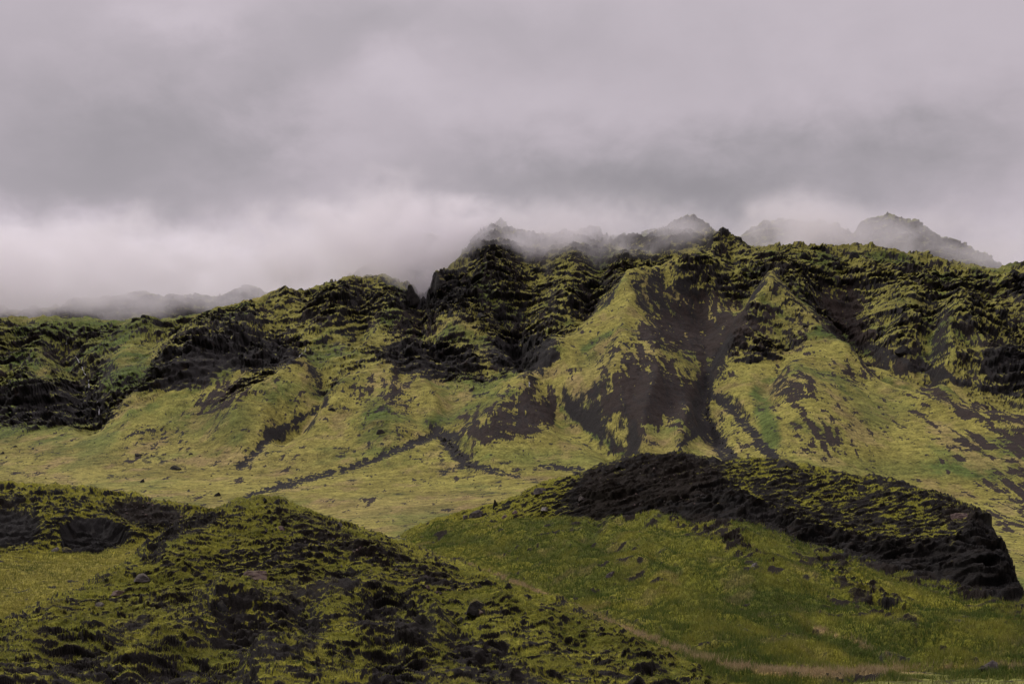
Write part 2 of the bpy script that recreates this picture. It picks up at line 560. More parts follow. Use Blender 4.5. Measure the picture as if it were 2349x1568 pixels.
# spurs (+) and ravines (-) of the mountain, metres
relief = (7 * bump([(1520, 690), (1440, 745), (1380, 800), (1280, 862), (1200, 895)], 34)
          + 9 * bump([(1450, 790), (1430, 850), (1400, 930)], 55)
          + 6 * bump([(1500, 860), (1510, 940)], 60)
          - 3 * bump([(1600, 720), (1628, 790), (1612, 890), (1640, 980)], 22)
          + 8 * bump([(1770, 755), (1800, 850), (1850, 960)], 90)
          - 10 * bump([(1920, 690), (1960, 770), (2040, 815), (2150, 852), (2349, 905), (2500, 935)], 36)
          + 6 * bump([(2100, 740), (2180, 800)], 70)
          + 6 * bump([(1255, 898), (1190, 950), (1120, 1000)], 45)
          - 5 * bump([(1260, 930), (1340, 980), (1420, 1035)], 24)
          + 4 * bump([(900, 870), (890, 960)], 50)
          + 6 * bump([(690, 868), (620, 910), (540, 965)], 40)
          - 4 * bump([(690, 815), (740, 870), (735, 930), (650, 985)], 22)
          - 8 * bump([(1180, 740), (1200, 820), (1212, 888)], 32)
          - 6 * bump([(965, 690), (960, 760), (900, 800)], 26)
          + 5 * bump([(480, 855), (380, 910), (250, 965)], 34)
          - 7 * bump([(140, 790), (190, 860), (230, 950)], 32)
          + 5 * bump([(560, 790), (420, 830)], 40)
          + 6 * bump([(1680, 660), (1600, 672), (1520, 690), (1440, 745)], 26)
          + 5 * bump([(1660, 588), (1620, 640), (1565, 690)], 24) + 5 * bump([(1660, 590), (1760, 640), (1835, 692)], 24) - 4 * bump([(1665, 620), (1690, 680), (1700, 720)], 20)
          + 5 * bump([(1770, 757), (1720, 800), (1688, 842)], 26) + 5 * bump([(1770, 757), (1850, 800), (1935, 862)], 28) - 4 * bump([(1780, 790), (1800, 850), (1760, 930)], 24)
          + 4 * bump([(2060, 700), (2080, 740), (2030, 800)], 24) + 3 * bump([(2130, 690), (2085, 810)], 20) + 5 * bump([(2200, 690), (2215, 760), (2165, 845)], 28) + 3 * bump([(2290, 740), (2240, 850)], 26)
          - 3 * bump([(2150, 690), (2120, 760), (2135, 840)], 22)
          + 3 * bump([(1880, 800), (2000, 868), (2150, 920), (2349, 975)], 16) + 3 * bump([(1905, 772), (2050, 846), (2349, 940)], 14) - 3 * bump([(1890, 790), (2020, 862), (2250, 935)], 14)
          + 5 * bump([(1130, 600), (1100, 690), (1050, 740)], 26) + 4 * bump([(1320, 610), (1300, 700)], 26) + 4 * bump([(1430, 600), (1420, 690)], 24)
          - 4 * bump([(1220, 610), (1200, 700), (1185, 760)], 24) - 4 * bump([(1370, 620), (1350, 700)], 20) + 4 * bump([(800, 660), (760, 740), (700, 790)], 28)
          + 2 * bump([(870, 680), (880, 740)], 24) - 4 * bump([(840, 670), (820, 760)], 20) + 4 * bump([(640, 710), (560, 770), (470, 800)], 26)
          + 4 * bump([(330, 770), (280, 850), (240, 900)], 26) + 4 * bump([(120, 760), (80, 850), (60, 910)], 26) - 3 * bump([(60, 770), (20, 860)], 24)
          + 4 * bump([(880, 870), (800, 905), (735, 950)], 20) + 3 * bump([(960, 880), (1000, 950)], 22)
          + 3 * bump([(1500, 965), (1480, 1020)], 18) + 3 * bump([(1580, 980), (1560, 1030)], 14))
crag_poly = union(
    poly([(-500, 700), (0, 735), (150, 725), (400, 745), (600, 690), (850, 600), (1000, 480), (1660, 460), (1500, 690), (1380, 765), (1260, 850), (1200, 890), (1100, 897),
          (960, 862), (880, 872), (700, 862), (560, 862), (480, 852), (330, 935), (230, 965), (0, 985), (-500, 990)], 12),
    poly([(1640, 460), (2349, 560), (2850, 540), (2850, 890), (2349, 880), (2200, 850), (2050, 795), (1900, 745), (1800, 735), (1700, 705), (1540, 690)], 12),
    0.75 * poly([(600, 860), (760, 860), (800, 900), (720, 930), (640, 900), (560, 950), (500, 960), (520, 900)], 10),
    0.7 * poly([(1660, 830), (1740, 770), (1830, 760), (1950, 800), (1960, 850), (1850, 840), (1760, 860), (1680, 880)], 12),
    0.6 * poly([(780, 980), (880, 960), (930, 990), (860, 1010)], 8))
smooth_fans = union(
    poly([(1440, 745), (1450, 800), (1370, 920), (1340, 935), (1220, 890), (1290, 858), (1380, 800)], 8),
    poly([(640, 870), (700, 860), (745, 910), (690, 945), (640, 925)], 10),
    0.8 * poly([(950, 770), (1030, 735), (1100, 770), (1160, 830), (1120, 825), (1060, 790)], 8),
    0.8 * poly([(1280, 740), (1380, 720), (1420, 735), (1350, 770), (1290, 770)], 8),
    0.8 * poly([(255, 820), (330, 815), (380, 850), (340, 890), (250, 900), (215, 880)], 10),
    0.9 * poly([(60, 880), (115, 855), (125, 895), (80, 905)], 6),
    0.7 * poly([(840, 790), (930, 740), (950, 750), (880, 800)], 6))
crag_img = np.clip(crag_poly - 0.85 * smooth_fans, 0, 1)
far_slope = sstep(Y, 380, 490)
sky_fade = 1 - 0.7 * sstep(Y, base.KY[8][None] - 45, base.KY[8][None] - 4)
base.Z += 1.45 * sky_fade * samp(blur(relief, 5), u + 16 * fbm(X / 26, Y / 34, 4, .5, 7), v + 12 * fbm(X / 26, Y / 34, 4, .5, 8))
crag = samp(crag_img, u + 14 * fbm(X / 18, Y / 30, 3, .5, 5), v + 10 * fbm(X / 18, Y / 30, 3, .5, 6))

black_img = union(
    poly([(320, 865), (400, 795), (500, 772), (620, 768), (690, 800), (692, 835), (600, 850), (500, 850), (480, 885), (400, 895)], 8),
    poly([(-500, 880), (0, 900), (60, 880), (150, 870), (220, 900), (262, 955), (230, 970), (0, 978), (-500, 990)], 8),
    0.9 * poly([(850, 805), (920, 772), (1010, 790), (1100, 800), (1110, 850), (1000, 875), (900, 845)], 8),
    0.9 * poly([(1090, 790), (1180, 770), (1310, 770), (1265, 835), (1230, 872), (1140, 850)], 8),
    poly([(920, 650), (960, 690), (1000, 630), (1080, 640), (1100, 680), (990, 715), (920, 705)], 6),
    0.45 * poly([(700, 665), (850, 640), (930, 660), (930, 715), (820, 720), (740, 700)], 8),
    poly([(2255, 800), (2349, 785), (2850, 780), (2850, 890), (2349, 880), (2250, 868)], 6),
    0.9 * poly([(2285, 660), (2349, 628), (2850, 610), (2850, 690), (2349, 682)], 6),
    0.55 * poly([(1000, 480), (1680, 460), (1660, 565), (1500, 590), (1250, 600), (1100, 600)], 14),
    0.25 * poly([(1100, 610), (1500, 600), (1530, 650), (1300, 680), (1120, 660)], 12),
    0.8 * poly([(1690, 835), (1725, 785), (1770, 780), (1800, 812), (1740, 825), (1705, 850)], 6),
    0.7 * poly([(560, 690), (640, 720), (560, 770), (420, 790), (400, 760)], 10))
scree_img = union(
    poly([(1470, 745), (1560, 690), (1640, 690), (1700, 715), (1770, 735), (1720, 775), (1680, 805), (1645, 845), (1618, 900), (1600, 880), (1610, 830), (1560, 800), (1480, 790), (1440, 780)], 7),
    poly([(1440, 800), (1480, 815), (1560, 850), (1610, 890), (1612, 940), (1590, 985), (1560, 965), (1500, 972), (1430, 950), (1358, 930), (1372, 895), (1420, 850)], 6),
    0.9 * poly([(1500, 960), (1535, 965), (1510, 1010), (1480, 1020), (1490, 990)], 5),
    poly([(1052, 1000), (1070, 975), (1130, 930), (1200, 903), (1240, 892), (1282, 915), (1270, 955), (1250, 988), (1180, 1003), (1100, 1016)], 5),
    poly([(1885, 690), (1945, 650), (1975, 690), (1980, 740), (2020, 800), (2110, 852), (2070, 848), (1990, 800), (1935, 765), (1890, 745)], 5),
    poly([(1700, 690), (1780, 730), (1850, 760), (1880, 800), (1840, 790), (1780, 750), (1690, 720)], 6) * 0.8,
    poly([(888, 872), (920, 870), (952, 920), (945, 942), (900, 932), (880, 910)], 5),
    0.9 * poly([(740, 935), (830, 885), (890, 872), (880, 895), (800, 925)], 5),
    poly([(1778, 865), (1830, 850), (1885, 890), (1850, 930), (1790, 912)], 6),
    poly([(1910, 835), (1980, 850), (2022, 882), (1990, 892), (1930, 862)], 6),
    poly([(2075, 872), (2160, 898), (2250, 928), (2349, 958), (2850, 1010), (2850, 1060), (2349, 990), (2250, 970), (2150, 925)], 6),
    0.95 * poly([(2140, 1035), (2200, 1002), (2260, 992), (2349, 1008), (2600, 1020), (2600, 1060), (2349, 1048), (2230, 1042)], 8),
    0.9 * poly([(2210, 1108), (2290, 1096), (2349, 1108), (2600, 1120), (2600, 1160), (2349, 1155), (2280, 1145)], 8),
    0.72 * poly([(1830, 960), (1900, 955), (1940, 1000), (1960, 1045), (1870, 1050), (1820, 1005)], 14),
    0.6 * poly([(2040, 930), (2100, 940), (2130, 1000), (2060, 990)], 12),
    0.9 * poly([(440, 905), (560, 870), (605, 890), (520, 925), (440, 965)], 6),
    0.9 * poly([(895, 772), (960, 742), (1022, 742), (990, 772), (930, 792)], 5),
    0.7 * poly([(2200, 1170), (2349, 1180), (2600, 1190), (2600, 1230), (2300, 1220)], 10))
channel_img = union(
    stroke([(1000, 985), (1040, 1030), (1080, 1065)], 22, 26),
    stroke([(1080, 1065), (1130, 1080), (1200, 1095)], 16, 5),
    stroke([(1050, 1000), (1010, 990), (940, 1020)], 12, 16),
    stroke([(940, 1020), (850, 1058), (740, 1090), (620, 1122), (560, 1140)], 12, 12),
    stroke([(1100, 1068), (1030, 1075), (985, 1100), (960, 1108)], 8, 4),
    stroke([(740, 932), (680, 965), (620, 1000), (590, 1035), (550, 1070)], 9, 16),
    stroke([(1205, 893), (1140, 925), (1060, 985)], 5, 6),
    stroke([(1612, 880), (1605, 930), (1620, 975), (1650, 1022), (1690, 1068)], 26, 34),
    stroke([(1605, 985), (1560, 1020), (1540, 1050)], 10, 6),
    stroke([(1640, 910), (1690, 950), (1740, 1010), (1775, 1055)], 14, 22),
    stroke([(1680, 770), (1660, 800), (1625, 850), (1612, 900)], 14, 16),
    stroke([(2000, 795), (2100, 842), (2200, 872), (2349, 908), (2600, 960)], 14, 10),
    stroke([(1200, 700), (1185, 750)], 9, 6),
    stroke([(1230, 1066), (1290, 1074), (1340, 1080)], 6, 12),
    stroke([(780, 1080), (700, 1095), (640, 1108)], 5, 4),
    stroke([(1285, 925), (1330, 960), (1380, 1000)], 5, 5))
green_img = union(
    poly([(960, 965), (1040, 935), (1130, 912), (1200, 895), (1130, 925), (1050, 965), (980, 985)], 7),
    stroke([(1290, 935), (1340, 975), (1380, 1005), (1425, 1035)], 14, 14, 8),
    0.8 * poly([(215, 850), (330, 815), (370, 850), (330, 890), (240, 900)], 12),
    0.9 * stroke([(1880, 755), (1940, 775), (2000, 810)], 16, 14, 8),
    0.9 * stroke([(1740, 900), (1760, 960), (1770, 1010)], 30, 40, 14),
    0.7 * poly([(1100, 1035), (1250, 1035), (1420, 1050), (1400, 1066), (1200, 1068)], 12),
    0.7 * poly([(1780, 1050), (2000, 1060), (2349, 1060), (2600, 1060), (2600, 1090), (2100, 1095), (1850, 1080)], 14),
    0.7 * poly([(400, 930), (560, 920), (590, 980), (480, 1010), (360, 980)], 18),
    0.6 * poly([(-500, 970), (0, 970), (160, 960), (220, 975), (0, 1005), (-500, 1020)], 8),
    0.5 * poly([(100, 730), (600, 705), (420, 745), (250, 775), (0, 770)], 14),
    0.7 * stroke([(1340, 800), (1400, 765)], 14, 10, 8),
    0.55 * poly([(90, 1015), (140, 1005), (160, 1030), (100, 1040)], 8),
    0.6 * poly([(870, 880), (830, 930), (840, 960), (890, 940)], 10),
    0.6 * poly([(1960, 900), (2100, 920), (2000, 1000), (1960, 960)], 20),
    0.8 * poly([(880, 1190), (1100, 1185), (1150, 1215), (1000, 1260), (900, 1225)], 12))
dry_img = union(
    0.8 * poly([(680, 1150), (900, 1140), (1150, 1130), (1180, 1150), (950, 1185), (800, 1195)], 16),
    0.7 * poly([(480, 1150), (560, 1150), (560, 1172), (470, 1172)], 8),
    0.35 * poly([(-500, 1020), (500, 1010), (900, 1060), (700, 1110), (300, 1130), (-500, 1110)], 40),
    0.5 * poly([(1280, 870), (1430, 780), (1420, 830), (1340, 920), (1240, 890)], 16),
    0.4 * poly([(1380, 960), (1480, 980), (1600, 1010), (1540, 1050), (1420, 1010)], 14))

smooth_img = smooth_fans


def crags(x, y, z, lx, ls, amp, seed, lean=0.12):
    """how far rock outcrops stand proud of a slope: flat-topped steps, wide and low, broken along their length"""
    s = z + lean * y
    w = fbm(x / (lx * 1.6), s / (ls * 2.2), 3, .5, seed + 700)
    n = fbm(x / lx + 1.3 * w, s / ls + 1.7 * w + 0.05 * x / ls, 3, .55, seed)
    return amp * (sstep(n, -0.04, 0.20) + 0.35 * n)


path_img = union(
    stroke([(1040, 1285), (1090, 1300), (1150, 1322), (1220, 1352), (1300, 1390)], 4, 11, 3),
    stroke([(1300, 1390), (1450, 1450), (1600, 1510), (1680, 1530)], 10, 9, 3),
    stroke([(1680, 1530), (1760, 1540), (1900, 1545), (2020, 1540)], 10, 13, 4),
    stroke([(2020, 1540), (2150, 1532), (2250, 1526), (2400, 1526)], 8, 6, 3),
    0.7 * stroke([(1870, 1440), (1960, 1468), (2030, 1510), (2060, 1528)], 8, 14, 6))
# ravine and gully erosion, then rock ledges
rug = far_slope * np.clip(0.25 + crag + samp(scree_img, u, v) * 0.3, 0, 1.2)
wx = X / 46 + 0.5 * fbm(X / 80, Y / 80, 3, .5, 31)
base.Z += rug * (0.25 + 0.75 * sky_fade) * (5.0 * ridged(wx, Y / 110, 4, .5, 21) + 1.8 * ridged(wx * 2.3 + 5 + 0.5 * fbm(X / 30, Y / 30, 3, .5, 23), Y / 60, 3, .5, 22) - 2.4)
base.Z += (0.3 + 0.9 * far_slope) * fbm(X / 30, Y / 34, 5, .5, 33) * 1.1
base.Z -= samp(blur(channel_img, 5), u, v) * (0.6 + 2.0 * far_slope)
top = sstep(Y, base.KY[8][None] - 40, base.KY[8][None] - 8) * crag
base.Z += top * (2.6 * sstep(fbm(X / 13, Y / 30, 4, .55, 91), -0.05, 0.14) - 1.2 + 1.3 * fbm(X / 4, Y / 9, 4, .6, 92))
u, v = base.uv()
blk = samp(black_img, u + 12 * fbm(X / 14, Y / 24, 3, .5, 41), v + 9 * fbm(X / 14, Y / 24, 3, .5, 42))
lay = samp(smooth_img, u, v)
dip = base.Z + 0.16 * X * np.sin(X / 130) + 3 * fbm(X / 40, Y / 40, 2, .5, 50)
d = crags(X, Y, dip, 17, 5.5, 2.1, 51) + crags(X, Y, dip, 7, 2.5, 1.5, 52) + crags(X, Y, dip, 2.8, 1.15, 0.75, 53)
d += blk * (1.6 * crags(X, Y, base.Z, 15, 10, 1.6, 54) + 0.8 * fbm(X / 1.6, base.Z / 9, 3, .55, 57))
d *= np.clip(crag * (0.55 + 0.7 * sstep(fbm(X / 45, base.Z / 25, 3, .5, 55), -0.3, 0.2)) + 0.5 * blk, 0, 1.4) * far_slope
d += samp(scree_img, u, v) * far_slope * (0.5 * ridged(X / 7, base.Z / 26, 4, .5, 56) + 0.5 * crags(X, Y, base.Z, 6, 2.5, 0.9, 58))
base.Y -= (d * 0.95).astype(np.float32)
base.Z += (d * 0.22).astype(np.float32)
base.Z += ((0.06 + 0.30 * crag + 0.16 * far_slope) * fbm(X / 2.6, Y / 2.6, 4, .55, 59)).astype(np.float32)
# grassy tussocks and flecks on the fans
base.Z += ((1 - crag) * (0.20 * fbm(X / 1.5, Y / 2.4, 3, .6, 60) + 0.25 * np.abs(fbm(X / 5, Y / 8, 3, .5, 74)))).astype(np.float32)
Y = base.Y

u, v = base.uv()
nrm = base.normal_z()
nz = nrm[..., 2]
dn = X * 0.35 + base.Z * 0.0
streak = fbm(X / 2.4 + 0.8 * fbm(X / 20, Y / 20, 2, .5, 75), base.Z / 11, 5, .6, 61)
pat = fbm(X / 10, base.Z / 3.4 + Y / 30, 5, .6, 62)
fine = fbm(X / 2.4, base.Z / 1.0 + Y / 4, 3, .6, 76)
ragged = 1.3 * streak + 0.8 * pat + 0.5 * fine
scree = samp(blur(scree_img, 16), u + 10 * pat, v + 34 * streak) + 1.0 * ragged
chan = samp(blur(channel_img, 4), u + 5 * fbm(X / 4, Y / 4, 3, .6, 65), v + 4 * fbm(X / 4, Y / 4, 3, .6, 66)) + 1.1 * fine + 0.5 * pat
blk = samp(blur(black_img, 14), u, v) + 0.8 * pat + 0.5 * fine
slope_ok = sstep(nz, 0.34, 0.85)
moss_c = slope_ok * 1.35 - 0.17 + 1.8 * pat + 1.4 * fine
run = sstep(fbm(X / 8 + 0.6 * fbm(X / 25, Y / 25, 2, .5, 77), base.Z / 34, 4, .6, 78), 0.06, 0.22) * far_slope * 0.5
moss_c -= 0.8 * run * crag
moss_s = 1.0 + 1.6 * np.minimum(0, pat + 0.22) + 0.5 * fine - 0.9 * (1 - sstep(nz, 0.5, 0.78))
moss = moss_c * crag + moss_s * (1 - crag)
moss -= sstep(blk, 0.35, 0.75) * (1.05 - 0.35 * sstep(nz, 0.8, 0.97) - 0.3 * sstep(pat, .1, .4))
in_scree = sstep(scree, 0.40, 0.60)
pockets = sstep(fbm(X / 6, base.Z / 2.6, 4, .6, 67) + 0.5 * streak, 0.12, 0.30)
moss -= in_scree * (1.25 - 1.1 * pockets * (1 - 0.72 * sstep(scree, 0.75, 1.1)))
moss -= sstep(chan, 0.38, 0.62) * (1.1 - 0.7 * sstep(pn(X / 2, Y / 2, 68), 0.15, 0.5))
flk = fbm(X / 2.6, Y / 5.0, 5, .68, 69) + 0.6 * fbm(X / 26, Y / 50, 3, .5, 70)
flecks = sstep(flk, 0.24, 0.40)
moss -= flecks * 0.8 * (1 - crag) * (0.5 + 0.5 * far_slope) + 0.30 * sstep(fbm(X / 9, Y / 16, 5, .65, 79), 0.1, 0.35) * (1 - crag)
green = np.clip(samp(green_img, u + 12 * pat, v + 8 * streak) * 1.1 + 0.75 * sstep(fbm(X / 30, Y / 44, 5, .6, 71), 0.02, 0.36)
                + crag * 0.16 + 0.3 * sstep(-u, -520, -150) * far_slope, 0, 1)
dry = np.clip(samp(dry_img, u + 20 * pat, v + 5 * pat) * (0.75 + 0.6 * pat) + 0.75 * sstep(fbm(X / 13, Y / 24, 5, .62, 72), 0.02, 0.36) * (1 - crag), 0, 1) * (1 - 0.7 * samp(green_img, u, v))
dry = np.maximum(dry, sstep(samp(blur(path_img, 6), u, v) + 0.6 * fine, 0.2, 0.6) * (1 - far_slope))
green = np.maximum(green * (1 - dry), 0.55 * (1 - sstep(Y, 180, 260)) * (1 - dry))
scr = np.clip(0.7 * run * crag + in_scree * (0.75 + 1.6 * streak + 1.0 * fine) + 0.35 * sstep(fbm(X / 14, Y / 14, 3, .5, 73), 0, .4) - sstep(chan, .4, .6) - 0.6 * sstep(blk, .3, .7), 0, 1)
attrs = dict(moss=moss, green=green, dry=dry, scree=scr)

Yc = 0.25 * (Y[:-1, :-1] + Y[1:, :-1] + Y[:-1, 1:] + Y[1:, 1:])
split = (base.KY[4] + 20 * fbm(base.KY[4] * base.A / 60, base.A * 0, 3, .5, 91))[:-1][None]
structure(grid_object('valley_ground', X, Y, base.Z, attrs, MAT_FAR, Yc < split))
structure(grid_object('mountain', X, Y, base.Z, attrs, MAT_FAR, Yc >= split))


# ---- the ridges and peaks behind, half lost in cloud
def back_ridge(name, pts, y0, seed, front=70, drop=60, rough=4.0):
    us = [p[0] for p in pts]
    A = columns(us[0], us[-1], 2.0)
    cr = [(p[0], p[1], y0) for p in pts]
    fr = [(p[0], p[1] + drop * F / y0 * 0.7, y0 - front) for p in pts]
    s = Sheet(A, [[(q[0], q[1] + 60, q[2] - 60) for q in fr], fr, cr, ('rel', 50, -12), ('rel', 130, -60)], 150, [10, 8, 2, 6, 8])
    x, y = s.X, s.Y
    amp = sstep(s.Z, 0, 1) * rough
    s.Z += amp * ridged(x / 30, y / 60, 5, .55, seed) * 0.9 + amp * 0.5 * fbm(x / 7, y / 7, 5, .6, seed + 3)
    d = crags(x, y, s.Z, 24, 8, 4.0, seed + 5) + crags(x, y, s.Z, 9, 3.4, 2.0, seed + 6)
    s.Y -= d * 0.9; s.Z += d * 0.3
    nz = s.normal_z()[..., 2]
    pat = fbm(x / 10, y / 6, 5, .58, seed + 8)
    moss = sstep(nz, 0.45, 0.8) * 1.1 - 0.35 + 0.6 * pat
    structure(grid_object(name, s.X, s.Y, s.Z, dict(moss=moss, green=0.5 + 0 * moss, dry=0 * moss, scree=0.4 + 0 * moss), MAT_FAR))
    return s


ridge_mid = back_ridge('misty_ridge', [(740, 700), (790, 650), (840, 615), (880, 602), (905, 565), (930, 538), (960, 546), (1000, 562), (1060, 575), (1100, 610), (1150, 650)], 870, 201)
ridge_peak = back_ridge('misty_peak', [(1560, 640), (1640, 590), (1700, 546), (1750, 516), (1790, 509), (1850, 518), (1900, 519), (1940, 536), (1958, 545), (1975, 516), (1990, 508), (2018, 508),
            (2035, 497), (2052, 505), (2100, 518), (2125, 530), (2150, 549), (2200, 566), (2260, 592), (2310, 628), (2360, 670), (2450, 720)], 1120, 231, 90, 80)
ridge_left = back_ridge('misty_plateau', [(-500, 700), (-200, 715), (0, 714), (90, 720), (180, 697), (250, 690), (330, 673), (380, 690), (440, 685), (500, 690), (530, 673), (560, 664), (600, 676),
            (650, 692), (720, 705), (800, 720)], 980, 261)

# ----------------------------------------------------------------- foreground hills
def hill_detail(s, size, amp, seed, tuft, mask=1.0, steep=1.0):
    """hummocks, mossy steps and tufts on a near hill; mask says where"""
    x, y, z = s.X.copy(), s.Y.copy(), s.Z.copy()
    s.Z += (mask * amp * (fbm(x / (7 * size), y / (9 * size), 4, .5, seed) + 0.8 * ridged(x / (4.5 * size), y / (6 * size), 2, .5, seed + 9) * 0.5)).astype(np.float32)
    zz = z + 0.12 * y
    d = (steep * crags(x, y, zz, 4.5 * size, 1.2 * size, 0.5 * size, seed + 1) + (0.4 + 0.6 * steep) * crags(x, y, zz, 1.6 * size, 0.42 * size, 0.36 * size, seed + 2)
         + crags(x, y, zz, 0.62, 0.17, 0.12, seed + 3))
    d *= mask
    s.Y -= (0.60 * d).astype(np.float32)
    s.Z += (0.62 * d).astype(np.float32)
    t = tuft * (1 - 2.6 * np.abs(pn(x / 0.8, y / 1.3, seed + 4))) + tuft * 0.6 * fbm(x / 0.32, y / 0.55, 2, .6, seed + 5)
    s.Z += (mask * t).astype(np.float32)
    return d


# hill on the right: grassy slope, black cliff, mossy top
hr = Sheet(columns(880, 2780, 2.0), [
    [(800, None, 100, -6.5), (1500, None, 48, -8), (1900, None, 46, -7.5), (2700, None, 46, -7)],
    [(-400, 1300, 200), (800, 1290, 215), (890, 1262, 228), (940, 1246, 214)] + TROUGH[4:-1] + [(2600, 1530, 84), (2760, 1640, 86)],
    [(880, 1262, 237), (930, 1226, 233), (1000, 1203, 225), (1150, 1197, 205), (1300, 1192, 195), (1450, 1190, 185), (1600, 1196, 172), (1700, 1198, 165), (1800, 1232, 158), (1840, 1264, 152),
     (2000, 1293, 145), (2150, 1334, 136), (2250, 1360, 130), (2349, 1387, 125), (2500, 1420, 120), (2620, 1460, 116), (2760, 1600, 112)],
    [(880, 1260, 239), (930, 1223, 235), (1000, 1197, 228), (1150, 1180, 212), (1250, 1142, 203), (1400, 1110, 195), (1550, 1100, 188), (1650, 1112, 182), (1700, 1132, 177), (1800, 1184, 166),
     (1950, 1230, 155), (2050, 1250, 149), (2180, 1260, 142), (2240, 1272, 138), (2290, 1310, 134), (2320, 1347, 131), (2349, 1385, 127), (2500, 1419, 121), (2620, 1459, 118), (2760, 1600, 114)],
    [(880, 1258, 242), (930, 1221, 238), (1000, 1194, 232), (1130, 1162, 222), (1250, 1112, 214), (1330, 1087, 210), (1400, 1067, 207), (1480, 1049, 204), (1560, 1041, 202), (1620, 1055, 200),
     (1650, 1065, 199), (1720, 1056, 197), (1780, 1055, 195), (1830, 1069, 193), (1900, 1086, 190), (2000, 1101, 185), (2080, 1116, 180), (2140, 1131, 175), (2175, 1148, 170),
     (2200, 1160, 166), (2232, 1166, 162), (2252, 1182, 158), (2276, 1214, 152), (2298, 1256, 146), (2320, 1306, 141), (2338, 1356, 134), (2349, 1384, 130), (2500, 1418, 124), (2620, 1458, 120), (2760, 1600, 116)],
    ('rel', 14, -3.0), ('rel', 40, -14)], 800, [8, 12, 8, 6, 6, 6, 6], (2, 3), 60)
u, v = hr.uv()
x, y = hr.X, hr.Y
cliff_img = union(
    poly([(1640, 1105), (1700, 1135), (1800, 1187), (1950, 1231), (2050, 1251), (2180, 1258), (2235, 1180), (2275, 1200), (2325, 1310), (2335, 1350), (2349, 1390), (2250, 1354),
          (2150, 1332), (2000, 1292), (1850, 1255), (1760, 1205), (1640, 1185), (1560, 1185), (1500, 1178), (1540, 1150)], 5),
    0.8 * poly([(1330, 1130), (1420, 1120), (1540, 1130), (1600, 1180), (1450, 1185), (1320, 1175)], 10),
    0.5 * poly([(1560, 1195), (1640, 1182), (1690, 1225), (1750, 1285), (1830, 1330), (1760, 1315), (1690, 1275), (1620, 1235)], 12))
soil_shade_img = union(
    0.62 * stroke([(1300, 1192), (1450, 1192), (1600, 1198), (1700, 1206), (1800, 1240), (1850, 1270), (2000, 1300), (2150, 1342), (2250, 1370), (2349, 1395)], 26, 22, 16),  # shaded grass edge under the cliff, painted in as a dark soil strip
    0.85 * poly([(1560, 1195), (1640, 1182), (1690, 1225), (1750, 1285), (1850, 1335), (1760, 1325), (1690, 1285), (1620, 1235)], 12),
    poly([(1300, 1135), (1350, 1092), (1420, 1066), (1560, 1040), (1650, 1070), (1650, 1115), (1560, 1150), (1420, 1170), (1300, 1160)], 8),
    0.92 * poly([(1790, 1235), (1890, 1265), (1960, 1320), (2060, 1375), (2140, 1440), (2060, 1410), (1960, 1345), (1860, 1290)], 10),
    0.7 * poly([(1850, 1280), (1950, 1330), (2080, 1420), (2150, 1470), (2050, 1440), (1900, 1340)], 12),
    0.8 * poly([(2130, 1160), (2230, 1165), (2250, 1190), (2180, 1195)], 5))
grassy = 1 - np.clip(samp(union(cliff_img, soil_shade_img), u, v) * 1.2, 0, 1)
front = sstep(hr.Y, hr.KY[2][None] - 6, hr.KY[2][None] + 4)
hr.Z += (1 - front) * (1.6 * fbm(x / 14, y / 20, 4, .5, 301) + 0.85 * ridged(x / 6.5, y / 9 + 0.1 * x, 3, .5, 302) + 0.4 * np.abs(fbm(x / 2.2, y / 3.4, 3, .5, 305))) - 0.3 * samp(path_img, u, v)
hr.Z += (1 - front) * (0.16 * np.abs(fbm(x / 0.9, y / 1.4, 3, .6, 303)) + 0.05 * fbm(x / .3, y / .4, 2, .6, 304))
cr_r = samp(blur(union(cliff_img, 0.4 * soil_shade_img), 6), u, v)
d_hr = hill_detail(hr, 1.5, 0.8, 311, 0.09, np.maximum(front, np.clip(2 * samp(blur(union(cliff_img, soil_shade_img), 8), u, v) - .3, 0, 0.8)), 0.35 + 0.9 * cr_r)
# dips in the grass
dips = bump([(1860, 1440), (1960, 1490), (2100, 1520)], 14) + bump([(1370, 1210), (1340, 1260)], 12) + bump([(980, 1230), (1120, 1240)], 12) + bump([(1500, 1290), (1560, 1310)], 9)
hr.Z -= 0.9 * samp(dips, u, v)
u, v = hr.uv()
n = hr.normal_z()
pat = fbm(x / 2.0, (y + 2.4 * hr.Z * front) / 2.2, 5, .62, 321)
broad = fbm(x / 7, y / 10, 4, .55, 325)
cl = sstep(samp(blur(cliff_img, 8), u, v) + 1.1 * pat + 0.9 * broad, 0.35, 0.70)
so = sstep(samp(blur(soil_shade_img, 14), u, v) + 1.3 * pat + 0.9 * broad, 0.32, 0.68)
pa = sstep(samp(blur(path_img, 4), u, v) + 0.7 * pat + 0.5 * broad, 0.32, 0.7)
nz = n[..., 2]
moss = (1 - front) * (1.0 + 1.5 * np.minimum(0, pat + 0.8 * broad + 0.26) - 0.5 * (1 - sstep(nz, .5, .8))) + front * (sstep(nz, .3, .85) * 1.15 - 0.62 + 0.7 * (1 - sstep(u, 1230, 1350)) + 2.0 * pat + 1.1 * broad)
moss -= cl * (1.1 - 0.5 * sstep(pat, .15, .5)) + so * (0.95 - 1.1 * pat - 0.6 * broad)
green = np.clip((1 - front) * (0.66 + 0.9 * fbm(x / 12, y / 16, 4, .55, 322) + 0.6 * sstep(samp(dips, u, v), .2, .8)) + front * 0.25 - pa, 0, 1)
dry = np.clip(pa * (0.9 + 0.5 * pat) + 0.28 * sstep(fbm(x / 5, y / 7, 4, .6, 323), .12, .45) * (1 - front), 0, 1)
ATT_HR = dict(moss=moss, green=green, dry=dry, scree=np.clip(so - 0.2 * cl + 0.5 + 0.8 * pat, 0, 1))
M_HR = moss
